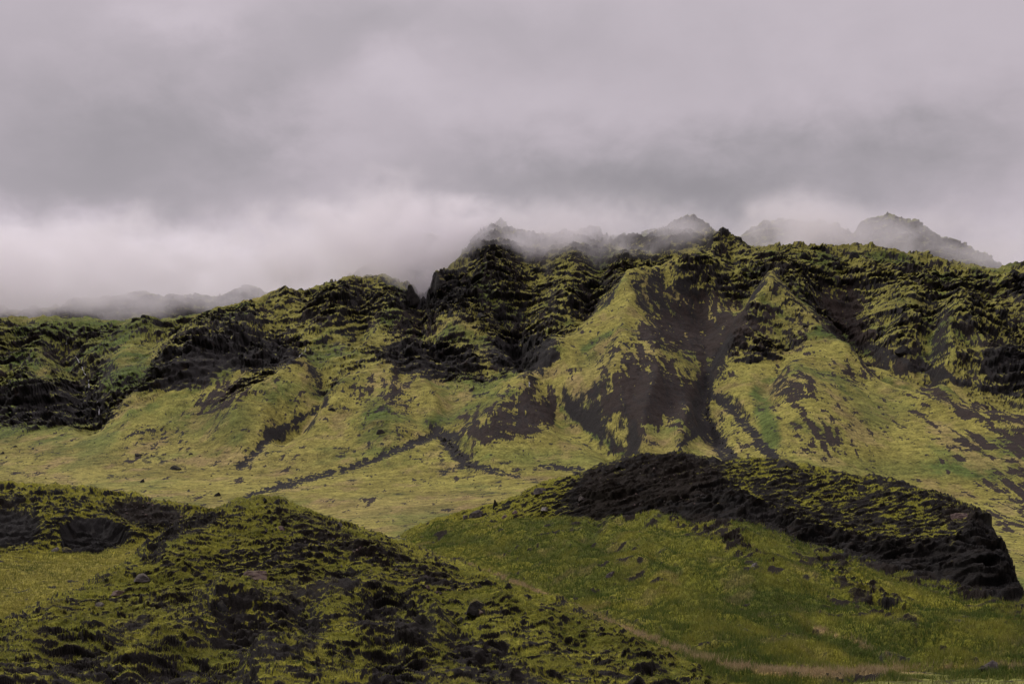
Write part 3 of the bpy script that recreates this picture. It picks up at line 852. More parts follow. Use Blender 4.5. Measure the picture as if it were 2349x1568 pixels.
structure(grid_object('rocky_hill', hr.X, hr.Y, hr.Z, ATT_HR, MAT_NEAR))

# hill at the left, behind the nearest one
hl = Sheet(columns(-330, 760, 2.0), [
    [(-500, None, 60, -9), (900, None, 60, -9)],
    [(-500, 1430, 105), (0, 1432, 110), (330, 1345, 122), (480, 1290, 132), (700, 1310, 138), (800, 1330, 138)],
    [(-500, 1280, 138), (0, 1275, 140), (130, 1268, 145), (290, 1258, 148), (380, 1225, 152), (460, 1200, 157), (560, 1250, 158), (800, 1310, 150)],
    [(-500, 1190, 153), (0, 1195, 154), (130, 1205, 152), (210, 1195, 154), (290, 1190, 156), (380, 1182, 159), (460, 1182, 162), (560, 1242, 163), (800, 1300, 155)],
    [(-500, 1100, 172), (0, 1117, 175), (100, 1120, 175), (200, 1129, 174), (300, 1142, 172), (400, 1160, 169), (480, 1176, 166), (600, 1235, 166), (800, 1290, 160)],
    ('rel', 12, -2.5), ('rel', 40, -14)], 560, [8, 10, 6, 6, 4, 4, 6])
u, v = hl.uv(); x, y = hl.X, hl.Y
cave_img = union(poly([(140, 1215), (175, 1192), (240, 1188), (280, 1215), (290, 1245), (220, 1265), (150, 1262)], 5),
                 0.7 * poly([(-500, 1170), (0, 1165), (80, 1180), (100, 1215), (60, 1250), (-500, 1270)], 10),
                 0.5 * poly([(230, 1160), (330, 1150), (440, 1175), (400, 1215), (300, 1200)], 8))
soil2 = union(poly([(230, 1150), (330, 1148), (450, 1175), (400, 1200), (300, 1200)], 8), 0.7 * poly([(-500, 1115), (60, 1125), (130, 1150), (0, 1180), (-500, 1190)], 10))
front = sstep(hl.Y, hl.KY[2][None] - 5, hl.KY[2][None] + 3)
hl.Z += (1 - front) * (0.9 * fbm(x / 9, y / 14, 4, .5, 401) + 0.35 * ridged(x / 4, y / 6, 3, .5, 403) + 0.15 * np.abs(fbm(x / 1.2, y / 1.4, 3, .6, 402)))
hill_detail(hl, 1.3, 0.8, 411, 0.07, front, 0.5)
hl.Z -= 1.6 * samp(cave_img, u, v) * (v > 1150)
u, v = hl.uv(); nz = hl.normal_z()[..., 2]
pat = fbm(x / 1.6, (y * 0.75 + hl.Z * 2.4) / 1.4, 5, .62, 421)
cv = sstep(samp(blur(cave_img, 6), u, v) + 0.9 * pat, 0.3, 0.6); so = sstep(samp(blur(soil2, 12), u, v) + 1.3 * pat, 0.3, 0.7)
moss = (1 - front) * (1.0 + 2.4 * np.minimum(0, pat + 0.7 * fbm(x / 8, y / 12, 3, .5, 431) + 0.14)) + front * (sstep(nz, .3, .85) * 1.2 - 0.42 + 1.7 * pat)
moss -= cv * (1.2 - 0.4 * pat) + so * (0.5 - 0.7 * pat)
M_HL = moss
structure(grid_object('mossy_hill', hl.X, hl.Y, hl.Z, dict(moss=moss, green=np.clip(0.12 + 0.4 * pat, 0, 1), dry=(1 - front) * 0.18, scree=np.clip(so + 0.1, 0, 1)), MAT_NEAR))

# nearest hill, bottom left
hf = Sheet(columns(-330, 1860, 1.9), [
    [(-500, None, 7, -1.9), (2000, None, 7, -1.9)],
    [(-500, None, 28, -2.9), (1400, None, 28, -3.2), (2000, None, 28, -4.6)],
    [(-200, 1568, 46), (0, 1568, 48), (400, 1568, 50), (800, 1568, 50), (1100, 1568, 52), (1400, 1568, 55), (1600, 1568, 62), (1700, 1578, 66), (1850, 1640, 68)],
    [(-200, 1500, 58), (0, 1490, 62), (300, 1410, 78), (600, 1345, 88), (900, 1400, 80), (1100, 1440, 75), (1300, 1485, 70), (1500, 1530, 67), (1700, 1592, 68), (1850, 1650, 70)],
    [(-200, 1470, 66), (0, 1422, 76), (100, 1388, 81), (150, 1370, 85), (250, 1330, 93), (290, 1305, 97), (318, 1285, 101), (335, 1262, 103), (360, 1240, 106), (400, 1210, 110), (440, 1190, 112), (470, 1180, 114),
     (500, 1178, 115), (540, 1160, 117), (600, 1147, 119), (640, 1151, 119), (700, 1170, 118), (760, 1200, 116), (860, 1232, 113), (960, 1270, 108), (1050, 1305, 103), (1150, 1342, 97),
     (1300, 1404, 88), (1450, 1464, 80), (1600, 1530, 74), (1700, 1580, 71), (1850, 1660, 72)],
    ('rel', 8, -2.2), ('rel', 30, -14)], 1150, [10, 10, 10, 8, 5, 6, 6], (3,), 40)
u, v = hf.uv(); x, y = hf.X, hf.Y
hollow_img = union(
    poly([(800, 1430), (860, 1392), (930, 1388), (985, 1420), (1000, 1470), (960, 1480), (860, 1440)], 5),
    poly([(750, 1320), (800, 1308), (830, 1325), (820, 1350), (760, 1352)], 4),
    0.9 * poly([(340, 1290), (345, 1250), (400, 1210), (470, 1180), (500, 1190), (480, 1215), (420, 1225), (380, 1260), (350, 1300)], 5),
    0.8 * poly([(510, 1400), (540, 1360), (570, 1350), (600, 1375), (560, 1400), (530, 1415)], 5),
    0.8 * poly([(470, 1470), (560, 1440), (680, 1450), (700, 1500), (620, 1520), (500, 1500)], 9),
    0.8 * poly([(640, 1340), (690, 1370), (730, 1430), (740, 1500), (700, 1480), (680, 1400)], 8),
    0.8 * poly([(100, 1510), (180, 1490), (250, 1510), (270, 1545), (180, 1575), (90, 1560)], 8),
    0.7 * poly([(1030, 1440), (1150, 1480), (1230, 1540), (1200, 1600), (1060, 1560), (1020, 1500)], 14),
    0.8 * poly([(250, 1560), (400, 1530), (560, 1545), (620, 1600), (240, 1620)], 10),
    0.7 * poly([(1420, 1490), (1480, 1480), (1560, 1530), (1540, 1580), (1460, 1560)], 10),
    0.7 * poly([(850, 1520), (900, 1505), (1000, 1540), (980, 1600), (840, 1600)], 9))
soil3 = union(
    poly([(600, 1150), (680, 1170), (780, 1215), (900, 1260), (1010, 1305), (1100, 1345), (1010, 1330), (860, 1290), (740, 1240), (640, 1200)], 9),
    0.8 * poly([(560, 1330), (700, 1320), (860, 1340), (700, 1370), (600, 1360)], 10),
    0.7 * poly([(280, 1400), (420, 1330), (470, 1380), (330, 1450), (180, 1480)], 14))
lobes = (bump([(760, 1395), (870, 1378), (960, 1400), (1000, 1440)], 22) + bump([(560, 1400), (500, 1430)], 26) + bump([(300, 1540), (380, 1500), (520, 1420), (640, 1430)], 24)
         + bump([(820, 1500), (950, 1500)], 26) + bump([(60, 1500), (180, 1470), (240, 1490)], 22) + bump([(600, 1550), (760, 1530)], 24) + bump([(1120, 1420), (1250, 1450)], 28))
hf.Z += 0.9 * samp(lobes, u, v) - 0.6 * samp(hollow_img, u, v) * sstep(v, 1160, 1250)
cr_f = samp(blur(union(hollow_img, 0.5 * soil3), 14), u, v)
hill_detail(hf, 1.0, 0.9, 511, 0.055, 1.0, np.clip(0.20 + 0.8 * cr_f + 0.8 * fbm(x / 9, y / 9, 3, .5, 599), 0, 1.3))
u, v = hf.uv(); nz = hf.normal_z()[..., 2]
pat = fbm(x / 1.25, (y * 0.75 + hf.Z * 2.4) / 1.0, 5, .62, 521)
big = fbm(x / 8, y / 9, 4, .5, 522)
ho = sstep(samp(blur(hollow_img, 8), u, v) + 1.0 * pat + 0.4 * big, 0.3, 0.62); so = sstep(samp(blur(soil3, 14), u, v) + 1.4 * pat, 0.3, 0.7)
moss = sstep(nz, .25, .82) * 1.2 - 0.46 + 2.0 * pat + 0.8 * big
moss -= ho * (0.62 - 1.2 * pat) + so * (0.45 - 0.5 * pat)
rightgrass = samp(poly([(1000, 1300), (1150, 1335), (1300, 1395), (1700, 1560), (1700, 1600), (1500, 1560), (1300, 1470), (1150, 1400)], 14), u, v)
moss += 0.5 * rightgrass
M_HF, BIG_HF = moss, big
structure(grid_object('foreground_hill', hf.X, hf.Y, hf.Z, dict(moss=moss, green=np.clip(0.22 + 0.45 * rightgrass + 0.9 * big + 0.9 * pat, 0, 1), dry=0.1 * sstep(pat, 0.1, .4), scree=np.clip(so * 0.8 + 0.55, 0, 1)), MAT_NEAR))

# ----------------------------------------------------------------- things that lie about: boulders, pinnacles, stones, water threads, grass
_UV = {}


def hit(sheet, u, v):
    """point of the finished land seen at a layout point"""
    key = id(sheet)
    if key not in _UV:
        _UV[key] = proj(sheet.X, sheet.Y, sheet.Z)
    uu, vv = _UV[key]
    for r in (2.0, 4.0, 9.0, 25.0):
        q = np.nonzero((np.abs(uu - u) < r) & (np.abs(vv - v) < r))
        if len(q[0]):
            k = int(np.argmin(sheet.Y[q]))
            return float(sheet.X[q][k]), float(sheet.Y[q][k]), float(sheet.Z[q][k])
    return sheet.surface(u, v)


def rock_mesh(name, seed, cuts, squash=1.0, sub=4, rough=0.10):
    """a boulder: a ball broken by flat fracture planes, then weathered; base at z = 0, about one metre wide"""
    import bmesh
    rs = np.random.RandomState(seed)
    bm = bmesh.new()
    bmesh.ops.create_icosphere(bm, subdivisions=sub, radius=0.62)
    co = np.array([v.co[:] for v in bm.verts])
    for _ in range(cuts):
        n = rs.randn(3); n[2] = abs(n[2]) * 0.8; n /= np.linalg.norm(n)
        d = rs.uniform(0.26, 0.46)
        over = co @ n - d
        co -= np.where(over > 0, over, 0)[:, None] * n[None] * 0.97
    w = fbm(co[:, 0] * 2.2 + seed, co[:, 1] * 2.2 + co[:, 2] * 1.7, 4, .55, seed) + 0.5 * fbm(co[:, 2] * 5 + seed, co[:, 0] * 5 - co[:, 1] * 4, 3, .6, seed + 1)
    co *= (1 + rough * 1.6 * w)[:, None]
    co[:, 2] *= squash
    co[:, 2] -= co[:, 2].min() * 0.55
    for v, c in zip(bm.verts, co):
        v.co = c
    me = bpy.data.meshes.new(name)
    bm.to_mesh(me); bm.free()
    return me


def rock_material(name, base_c, light, moss_c, moss_amt):
    m = bpy.data.materials.new(name)
    m.use_nodes = True
    t = NT(m.node_tree)
    out = t.n('ShaderNodeOutputMaterial')
    b = t.n('ShaderNodeBsdfPrincipled')
    t.t.links.new(b.outputs[0], out.inputs[0])
    obj = t.n('ShaderNodeTexCoord').outputs['Object']
    n1 = t.noise(obj, 3.0, 5.0, 0.6)
    n2 = t.noise(obj, 14.0, 3.0, 0.6)
    c = t.mix(t.ramp(t.m('ADD', n1, t.m('MULTIPLY', n2, 0.4)), 0.55, 0.85), base_c, light)
    nrm = t.n('ShaderNodeNewGeometry').outputs['Normal']
    sp = t.n('ShaderNodeSeparateXYZ'); t.put(sp.inputs[0], nrm)
    mo = t.ramp(t.m('ADD', sp.outputs[2], t.m('MULTIPLY', t.m('SUBTRACT', n1, 0.5), 1.2)), 0.62, 0.85, 0.0, moss_amt)
    t.put(b.inputs['Base Color'], t.mix(mo, c, moss_c))
    b.inputs['Roughness'].default_value = 0.9
    b.inputs['Specular IOR Level'].default_value = 0.2
    bp = t.n('ShaderNodeBump'); bp.inputs['Strength'].default_value = 0.7; bp.inputs['Distance'].default_value = 0.08
    t.put(bp.inputs['Height'], t.m('ADD', n1, t.m('MULTIPLY', n2, 0.4)))
    t.put(b.inputs['Normal'], bp.outputs[0])
    return m


RM = {'dark': rock_material('dark_basalt', (0.012, 0.0115, 0.011, 1), (0.03, 0.027, 0.025, 1), (0.06, 0.055, 0.012, 1), 0.25),
      'mossy': rock_material('mossy_basalt', (0.014, 0.013, 0.012, 1), (0.04, 0.036, 0.033, 1), (0.115, 0.10, 0.015, 1), 0.9),
      'grey': rock_material('grey_basalt', (0.045, 0.038, 0.036, 1), (0.115, 0.098, 0.092, 1), (0.10, 0.09, 0.02, 1), 0.2),
      'pink': rock_material('pinkish_stone', (0.075, 0.050, 0.044, 1), (0.17, 0.120, 0.110, 1), (0.11, 0.10, 0.02, 1), 0.35),
      'pale': rock_material('pale_stone', (0.13, 0.115, 0.105, 1), (0.26, 0.235, 0.22, 1), (0.12, 0.11, 0.03, 1), 0.1)}
SHAPES = [rock_mesh('boulder_shape', 11, 12), rock_mesh('boulder_shape', 12, 16, 0.8), rock_mesh('boulder_shape', 13, 10, 1.2), rock_mesh('boulder_shape', 14, 14, 0.6),
          rock_mesh('boulder_shape', 15, 9, 1.6), rock_mesh('boulder_shape', 16, 18, 0.9)]
_SM = {}


def rock_shape(k, kind):
    if (k, kind) not in _SM:
        me = SHAPES[k].copy(); me.materials.clear(); me.materials.append(RM[kind])
        _SM[k, kind] = me
    return _SM[k, kind]


def boulder(sheet, u, v, w_px, h_ratio, k, kind, label, name='boulder', cat='boulder', group=None, rz=None, sink=0.24, tilt=(0, 0)):
    x, y, z = hit(sheet, u, v)
    w = w_px * y / F
    ob = bpy.data.objects.new(name, rock_shape(k, kind))
    SC.collection.objects.link(ob)
    co = np.array([vv.co[:] for vv in ob.data.vertices])
    h = co[:, 2].max(); wd = np.ptp(co[:, 0])
    sx = w / wd
    ob.scale = (sx, sx * 0.9, w * h_ratio / h)
    ob.rotation_euler = (tilt[0], tilt[1], (u * 1.7 + v) % 6.28 if rz is None else rz)
    ob.location = (x, y + 0.15 * w, z - sink * w * h_ratio)
    ob['label'] = label
    ob['category'] = cat
    if group:
        ob['group'] = group
    return ob


B = boulder
# out on the yellow fan
B(base, 401, 1075, 25, 0.55, 0, 'dark', 'big dark humped boulder alone on the yellow meadow, largest of the rocks there')
B(base, 324, 1105, 15, 0.75, 2, 'dark', 'small upright dark boulder on yellow meadow, below and left of the big humped one')
B(base, 497, 1136, 15, 0.85, 2, 'dark', 'small peaked dark boulder in the meadow just above the nearest hill top')
B(base, 315, 1043, 22, 0.25, 3, 'dark', 'low flat dark rock in the meadow above the big humped boulder', rz=0)
B(base, 439, 1040, 11, 0.5, 1, 'dark', 'tiny dark rock beside a green streak, right of the low flat rock')
B(base, 34, 1024, 10, 0.55, 0, 'dark', 'small dark rock at the top left edge of the meadow')
B(base, 6, 1039, 12, 0.55, 5, 'dark', 'small dark rock at the very left edge of the photo on yellow meadow')
B(base, 548, 1145, 22, 0.5, 1, 'mossy', 'mossy dark rock at the lower end of the long stream channel')
B(base, 640, 1008, 9, 0.7, 0, 'dark', 'small dark rock beside the middle of the left stream channel')
B(base, 872, 990, 26, 0.45, 1, 'mossy', 'mossy outcrop rock breaking the fan left of the forked channel')
B(base, 760, 940, 26, 0.45, 5, 'mossy', 'dark mossy outcrop at the upper end of the left stream channel')
B(base, 1018, 1010, 14, 0.8, 2, 'dark', 'dark boulder at the fork of the black stream channel')
# saddle between the hills
B(hr, 1095, 1184, 36, 0.55, 1, 'grey', 'large wedge shaped grey boulder on the grassy saddle between the hills', rz=0.4)
B(hr, 1066, 1186, 14, 0.6, 3, 'grey', 'small grey rock touching the left end of the large wedge boulder')
B(hr, 1134, 1160, 16, 1.15, 4, 'dark', 'narrow dark upright rock standing on the saddle behind the wedge boulder', rz=1.0)
B(hr, 1158, 1186, 18, 0.55, 5, 'pink', 'pinkish broken rock on the saddle right of the wedge boulder')
B(hr, 1182, 1175, 16, 0.5, 0, 'pink', 'smaller pinkish rock uphill of the pinkish broken rock')
B(hr, 1248, 1168, 20, 0.4, 3, 'pale', 'pale flat stone on the left foot of the rocky hill')
B(hr, 1238, 1126, 30, 0.42, 3, 'grey', 'long pale grey slab on the left shoulder of the rocky hill', rz=0.2)
B(hr, 1332, 1143, 16, 0.6, 1, 'grey', 'grey rock half buried in the brown soil of the rocky hill')
B(hr, 1401, 1320, 22, 0.7, 2, 'grey', 'grey boulder sitting alone in the green grass slope')
B(hr, 1423, 1066, 26, 0.6, 0, 'mossy', 'mossy bump of rock on the left skyline of the rocky hill')
B(hr, 1640, 1060, 44, 0.5, 5, 'mossy', 'rounded dark rock knob on the middle skyline of the rocky hill')
B(hr, 1802, 1066, 48, 0.5, 1, 'mossy', 'dark rock knob with mossy top on the right skyline of the rocky hill')
B(hr, 1732, 1297, 14, 0.8, 2, 'pale', 'pale stone below the dark gully of the rocky hill')
B(hr, 2205, 1185, 42, 0.35, 3, 'pink', 'pinkish brown slab on the cliff top at the right end of the rocky hill', rz=0.1)
B(hr, 2277, 1534, 46, 0.62, 0, 'grey', 'weathered boulder by the pink grass strip in the lower right corner', rz=2.2)
B(hr, 2262, 1536, 26, 0.6, 2, 'dark', 'dark lump of rock leaning on the weathered boulder in the lower right corner')
# nearest hill
B(hf, 606, 1150, 13, 0.9, 2, 'dark', 'small dark peaked rock on the very top of the nearest hill')
B(hf, 634, 1152, 17, 0.7, 5, 'dark', 'blocky dark rock just right of the hill top peak')
B(hf, 487, 1182, 24, 0.55, 1, 'mossy', 'mossy dark block on the left shoulder of the nearest hill')
B(hf, 581, 1322, 62, 0.34, 3, 'pink', 'wide low pinkish brown boulder in the middle of the nearest hill', rz=0.1)
B(hf, 645, 1212, 20, 0.6, 1, 'pink', 'pinkish grey rock on the dark stony slope under the hill top')
B(hf, 325, 1328, 42, 0.42, 5, 'grey', 'grey brown rock with a moss rim near the left edge of the nearest hill')
B(hf, 273, 1362, 32, 0.34, 3, 'pink', 'flat pinkish stone downhill left of the grey brown moss rimmed rock')
B(hf, 223, 1388, 34, 0.36, 1, 'grey', 'flat grey stone lowest of the three on the left side of the nearest hill')
B(hf, 1092, 1396, 52, 0.62, 0, 'mossy', 'dark mossy boulder on the right flank of the nearest hill')
B(hf, 1104, 1408, 20, 0.55, 2, 'pink', 'small pinkish stone in front of the dark mossy boulder')
B(hf, 778, 1204, 13, 0.9, 2, 'pale', 'small pale stone on the right shoulder of the nearest hill')
B(hf, 505, 1398, 44, 0.7, 5, 'dark', 'dark rock outcrop under an arch of moss on the nearest hill')
B(hf, 690, 1450, 30, 0.6, 1, 'dark', 'dark rock in the stony gully of the nearest hill')
B(hl, 124, 1262, 18, 0.75, 2, 'pale', 'pale grey stone beside the dark hollow of the mossy hill')
B(hl, 150, 1262, 26, 0.5, 1, 'mossy', 'mossy stone at the left mouth of the dark hollow')
# on the mountain
B(base, 1101, 726, 24, 0.7, 0, 'dark', 'rounded dark boulder on the mossy ledge in the middle of the mountain')
B(base, 1134, 781, 14, 0.6, 1, 'dark', 'smaller dark boulder below the rounded one on the mountain ledge')
B(base, 2072, 806, 32, 0.7, 0, 'dark', 'rounded dark boulder beside the right scree gully')
B(base, 1993, 838, 16, 0.8, 2, 'dark', 'small dark boulder on the fan right of the big brown scree')
B(base, 1850, 748, 16, 0.8, 2, 'dark', 'small dark boulder on the spur between the two scree gullies')
P = dict(name='rock_pinnacle', cat='rock pinnacle')
B(base, 945, 690, 34, 1.35, 4, 'mossy', 'dark pointed rock pinnacle standing in the cleft of the ridge below the mist', sink=0.1, rz=0.3, **P)
B(base, 1669, 592, 15, 1.2, 4, 'dark', 'small dark rock stub on the skyline above the big brown scree', sink=0.2, **P)
B(base, 1958, 588, 30, 0.6, 1, 'dark', 'low dark rock crest on the skyline below the misty right peak', sink=0.25, **P)
B(base, 2330, 634, 42, 0.6, 5, 'dark', 'dark rocky knob on the skyline at the right edge of the photo', sink=0.25, **P)
B(base, 1010, 650, 40, 0.9, 4, 'mossy', 'broad dark rock buttress at the right side of the ridge cleft', sink=0.2, **P)

# loose stones that look alike
rs = random.Random(5)
for k in range(46):
    q = rs.random()
    u_ = 1000 + 85 * q + rs.uniform(-9, 9); v_ = 992 + 78 * q + rs.uniform(-6, 6)
    B(base, u_, v_, rs.uniform(3.0, 7.0), rs.uniform(.5, .9), rs.randrange(6), 'dark' if rs.random() < .75 else 'grey', 'dark stone lying in the black stream channel of the middle fan', 'stone', 'stone', 'stones in the black stream channel', rz=rs.uniform(0, 6))
for k in range(40):
    q = rs.random()
    u_ = 1608 + 70 * q + rs.uniform(-10, 10); v_ = 915 + 145 * q + rs.uniform(-6, 6)
    B(base, u_, v_, rs.uniform(3.0, 6.5), rs.uniform(.5, .9), rs.randrange(6), 'dark' if rs.random() < .75 else 'grey', 'dark stone lying in the gully under the big brown scree', 'stone', 'stone', 'stones in the gully under the scree', rz=rs.uniform(0, 6))
for k in range(60):
    u_ = rs.uniform(-20, 1180); v_ = rs.uniform(1012, 1122)
    B(base, u_, v_, rs.uniform(2.6, 6.0), rs.uniform(.3, .7), rs.randrange(6), 'dark', 'tiny dark stone dotted about the yellow meadow', 'stone', 'stone', 'tiny stones dotted over the meadow', rz=rs.uniform(0, 6))
for k in range(60):
    q = rs.random()
    u_ = 610 + 440 * q + rs.uniform(-50, 40); v_ = 1165 + 150 * q + rs.uniform(5, 60)
    B(hf, u_, v_, rs.uniform(4, 10), rs.uniform(.4, .8), rs.randrange(6), rs.choice(['dark', 'grey', 'grey', 'pink']), 'loose stone on the dark stony slope of the nearest hill', 'stone', 'stone', 'loose stones on the nearest hill', rz=rs.uniform(0, 6))
for k in range(36):
    u_ = rs.uniform(240, 440); v_ = rs.uniform(1152, 1200)
    B(hl, u_, v_, rs.uniform(4, 8), rs.uniform(.4, .8), rs.randrange(6), rs.choice(['grey', 'grey', 'pink']), 'loose stone on the brown patch of the mossy hill', 'stone', 'stone', 'loose stones on the mossy hill', rz=rs.uniform(0, 6))
for k in range(40):
    q = rs.random()
    u_ = 1300 + 340 * q + rs.uniform(-20, 20); v_ = 1090 + rs.uniform(-20, 75)
    B(hr, u_, v_, rs.uniform(3, 7), rs.uniform(.4, .8), rs.randrange(6), rs.choice(['dark', 'grey', 'pink']), 'loose stone on the brown top of the rocky hill', 'stone', 'stone', 'loose stones on the rocky hill', rz=rs.uniform(0, 6))

# threads of falling water
wm = bpy.data.materials.new('white_water')
wm.use_nodes = True
t = NT(wm.node_tree)
o_ = t.n('ShaderNodeOutputMaterial'); b_ = t.n('ShaderNodeBsdfPrincipled')
t.t.links.new(b_.outputs[0], o_.inputs[0])
t.put(b_.inputs['Base Color'], t.mix(t.noise(t.n('ShaderNodeNewGeometry').outputs['Position'], 0.9, 3.0), (0.05, 0.05, 0.05, 1), (0.38, 0.37, 0.38, 1)))
b_.inputs['Roughness'].default_value = 0.4


def water_thread(pts, w_px):
    P_ = []
    for (ua, va), (ub, vb) in zip(pts[:-1], pts[1:]):
        n_ = max(2, int(math.hypot(ub - ua, vb - va) / 4))
        for i in range(n_):
            P_.append(hit(base, ua + (ub - ua) * i / n_ + rs.uniform(-.8, .8), va + (vb - va) * i / n_))
    vs, fs = [], []
    for i, (x, y, z) in enumerate(P_):
        w = w_px * y / F * rs.uniform(0.5, 1.2) * 0.5
        vs += [(x - w, y - 0.55, z + 0.2), (x, y - 0.75, z + 0.3), (x + w, y - 0.55, z + 0.2)]
        if i:
            k = 3 * i
            fs += [(k - 3, k - 2, k + 1, k), (k - 2, k - 1, k + 2, k + 1)]
    me = bpy.data.meshes.new('waterfall'); me.from_pydata(vs, [], fs); me.materials.append(wm)
    ob = bpy.data.objects.new('waterfall', me); SC.collection.objects.link(ob)
    return structure(ob)


water_thread([(158, 769), (153, 788), (149, 806)], 2.2)
water_thread([(174, 820), (184, 838), (193, 852), (203, 872), (205, 893)], 2.4)
water_thread([(222, 918), (228, 938), (228, 955)], 2.6)
water_thread([(1214, 876), (1217, 892)], 2.6)
water_thread([(709, 790), (698, 806), (684, 824)], 2.2)

# grass
gm = bpy.data.materials.new('grass_blades')
gm.use_nodes = True
t = NT(gm.node_tree)
o_ = t.n('ShaderNodeOutputMaterial'); b_ = t.n('ShaderNodeBsdfPrincipled'); tr = t.n('ShaderNodeBsdfTranslucent'); mx = t.n('ShaderNodeMixShader')
gcol = t.mix(t.attr('dry'), t.mix(t.attr('tone'), (0.062, 0.100, 0.018, 1), (0.250, 0.245, 0.042, 1)), (0.39, 0.295, 0.175, 1))
t.put(b_.inputs['Base Color'], gcol); t.put(tr.inputs[0], gcol)
b_.inputs['Roughness'].default_value = 0.8; b_.inputs['Specular IOR Level'].default_value = 0.15
mx.inputs[0].default_value = 0.35
t.t.links.new(b_.outputs[0], mx.inputs[1]); t.t.links.new(tr.outputs[0], mx.inputs[2]); t.t.links.new(mx.outputs[0], o_.inputs[0])


def grass(sheet, weight, n, h, seed, dry, tone, bend=0.5):
    """n blades rooted on a land sheet where weight says; dry and tone are per-vertex maps"""
    r = np.random.RandomState(seed)
    R, C = sheet.X.shape
    wgt = np.clip(weight, 0, 1)
    i = r.randint(0, R - 1, n * 3); j = r.randint(0, C - 1, n * 3)
    keep = r.rand(n * 3) < wgt[i, j]
    i, j = i[keep][:n], j[keep][:n]
    m = len(i)
    f, g = r.rand(m), r.rand(m)

    def il(M):
        return (M[i, j] * (1 - f) + M[i + 1, j] * f) * (1 - g) + (M[i, j + 1] * (1 - f) + M[i + 1, j + 1] * f) * g
    x, y, z = il(sheet.X), il(sheet.Y), il(sheet.Z)
    hh = h * (0.55 + 0.9 * r.rand(m)) * (0.8 + 0.6 * np.clip(fbm(x / 2.5, y / 2.5, 3, .5, seed) + .3, 0, 1))
    an = r.rand(m) * 6.283
    w = (0.010 + 0.00022 * y) * (0.7 + 0.6 * r.rand(m))
    be = bend * hh * (0.3 + r.rand(m)); bd = r.rand(m) * 6.283
    v = np.empty((m, 3, 3), np.float32)
    v[:, 0] = np.c_[x - w * np.cos(an), y - w * np.sin(an), z - 0.04]
    v[:, 1] = np.c_[x + w * np.cos(an), y + w * np.sin(an), z - 0.04]
    v[:, 2] = np.c_[x + be * np.cos(bd) + 0.1 * hh, y + be * np.sin(bd), z + hh * 0.9]
    return v, np.clip(il(dry) + 0.35 * (r.rand(m) - .5), 0, 1), np.clip(il(tone) + 0.5 * (r.rand(m) - .5), 0, 1)


def grass_object(name, sets):
    v = np.concatenate([q[0] for q in sets]); d = np.concatenate([q[1] for q in sets]); to = np.concatenate([q[2] for q in sets])
    m = len(v)
    me = bpy.data.meshes.new(name)
    me.vertices.add(m * 3); me.loops.add(m * 3); me.polygons.add(m)
    me.vertices.foreach_set('co', v.reshape(-1))
    me.loops.foreach_set('vertex_index', np.arange(m * 3, dtype=np.int32))
    me.polygons.foreach_set('loop_start', np.arange(0, m * 3, 3, dtype=np.int32))
    me.update(calc_edges=True)
    for nm, a in (('dry', d), ('tone', to)):
        at = me.attributes.new(nm, 'FLOAT', 'POINT'); at.data.foreach_set('value', np.repeat(a, 3).astype(np.float32))
    me.materials.append(gm)
    ob = bpy.data.objects.new(name, me); SC.collection.objects.link(ob)
    ob['kind'] = 'stuff'
    return ob


# what grows where on each sheet
ys = hr.KY[2][None]
g_hr = (hr.Y < ys) * sstep(ATT_HR['moss'], .45, .8) * (hr.Y > 60) * (np.abs(hr.X / hr.Y) < 0.42)
tone_hr = np.clip(0.64 - 0.6 * ATT_HR['green'] + 1.9 * fbm(hr.X / 5, hr.Y / 8, 5, .6, 811), 0, 1)
sets = [grass(hr, g_hr * 0.9, 330000, 0.30, 1, np.clip(ATT_HR['dry'], 0, 1), tone_hr)]
pth = samp(blur(path_img, 4), *hr.uv())
sets.append(grass(hr, sstep(pth, 0.3, 0.75) * (hr.Y < ys) * (hr.Y > 60), 70000, 0.38, 2, 0.55 + 0.5 * pth, tone_hr + .2, 0.35))
un, vn = base.uv()
gb = sstep(samp(blur(path_img, 4), un, vn), .3, .75) * (base.Y > 58) * (base.Y < 180)
low = (base.Y > 50) * (base.Y < 130) * (base.X > 12) * (np.abs(base.X / base.Y) < 0.42)
sets.append(grass(base, np.maximum(gb, 0.6 * low), 90000, 0.36, 3, np.clip(0.9 * gb + 0.1, 0, 1), 0.35 + 0 * gb))
gl = (hl.Y < hl.KY[2][None] + 3) * (hl.Y > 95) * (np.abs(hl.X / hl.Y) < 0.42)
gl = gl * sstep(M_HL, 0.3, 0.75)
sets.append(grass(hl, gl * 0.8, 90000, 0.24, 4, 0.10 + 0 * hl.X, 0.85 + 1.8 * fbm(hl.X / 4, hl.Y / 8, 3, .5, 815)))
grass_object('grass', sets)

# moss: short dense nap on the hill tops
def nap(sheet, moss_w, n, h, seed, tone, y_lo=0.0, y_hi=1e9):
    w = sstep(moss_w, 0.42, 0.85) * (sheet.Y > y_lo) * (sheet.Y < y_hi) * (np.abs(sheet.X / sheet.Y) < 0.41)
    return grass(sheet, w, n, h, seed, np.clip(0.02 + 0 * w + 0.25 * sstep(fbm(sheet.X / 3, sheet.Y / 4, 3, .5, seed + 50), 0.15, .4), 0, 1), tone, 0.9)


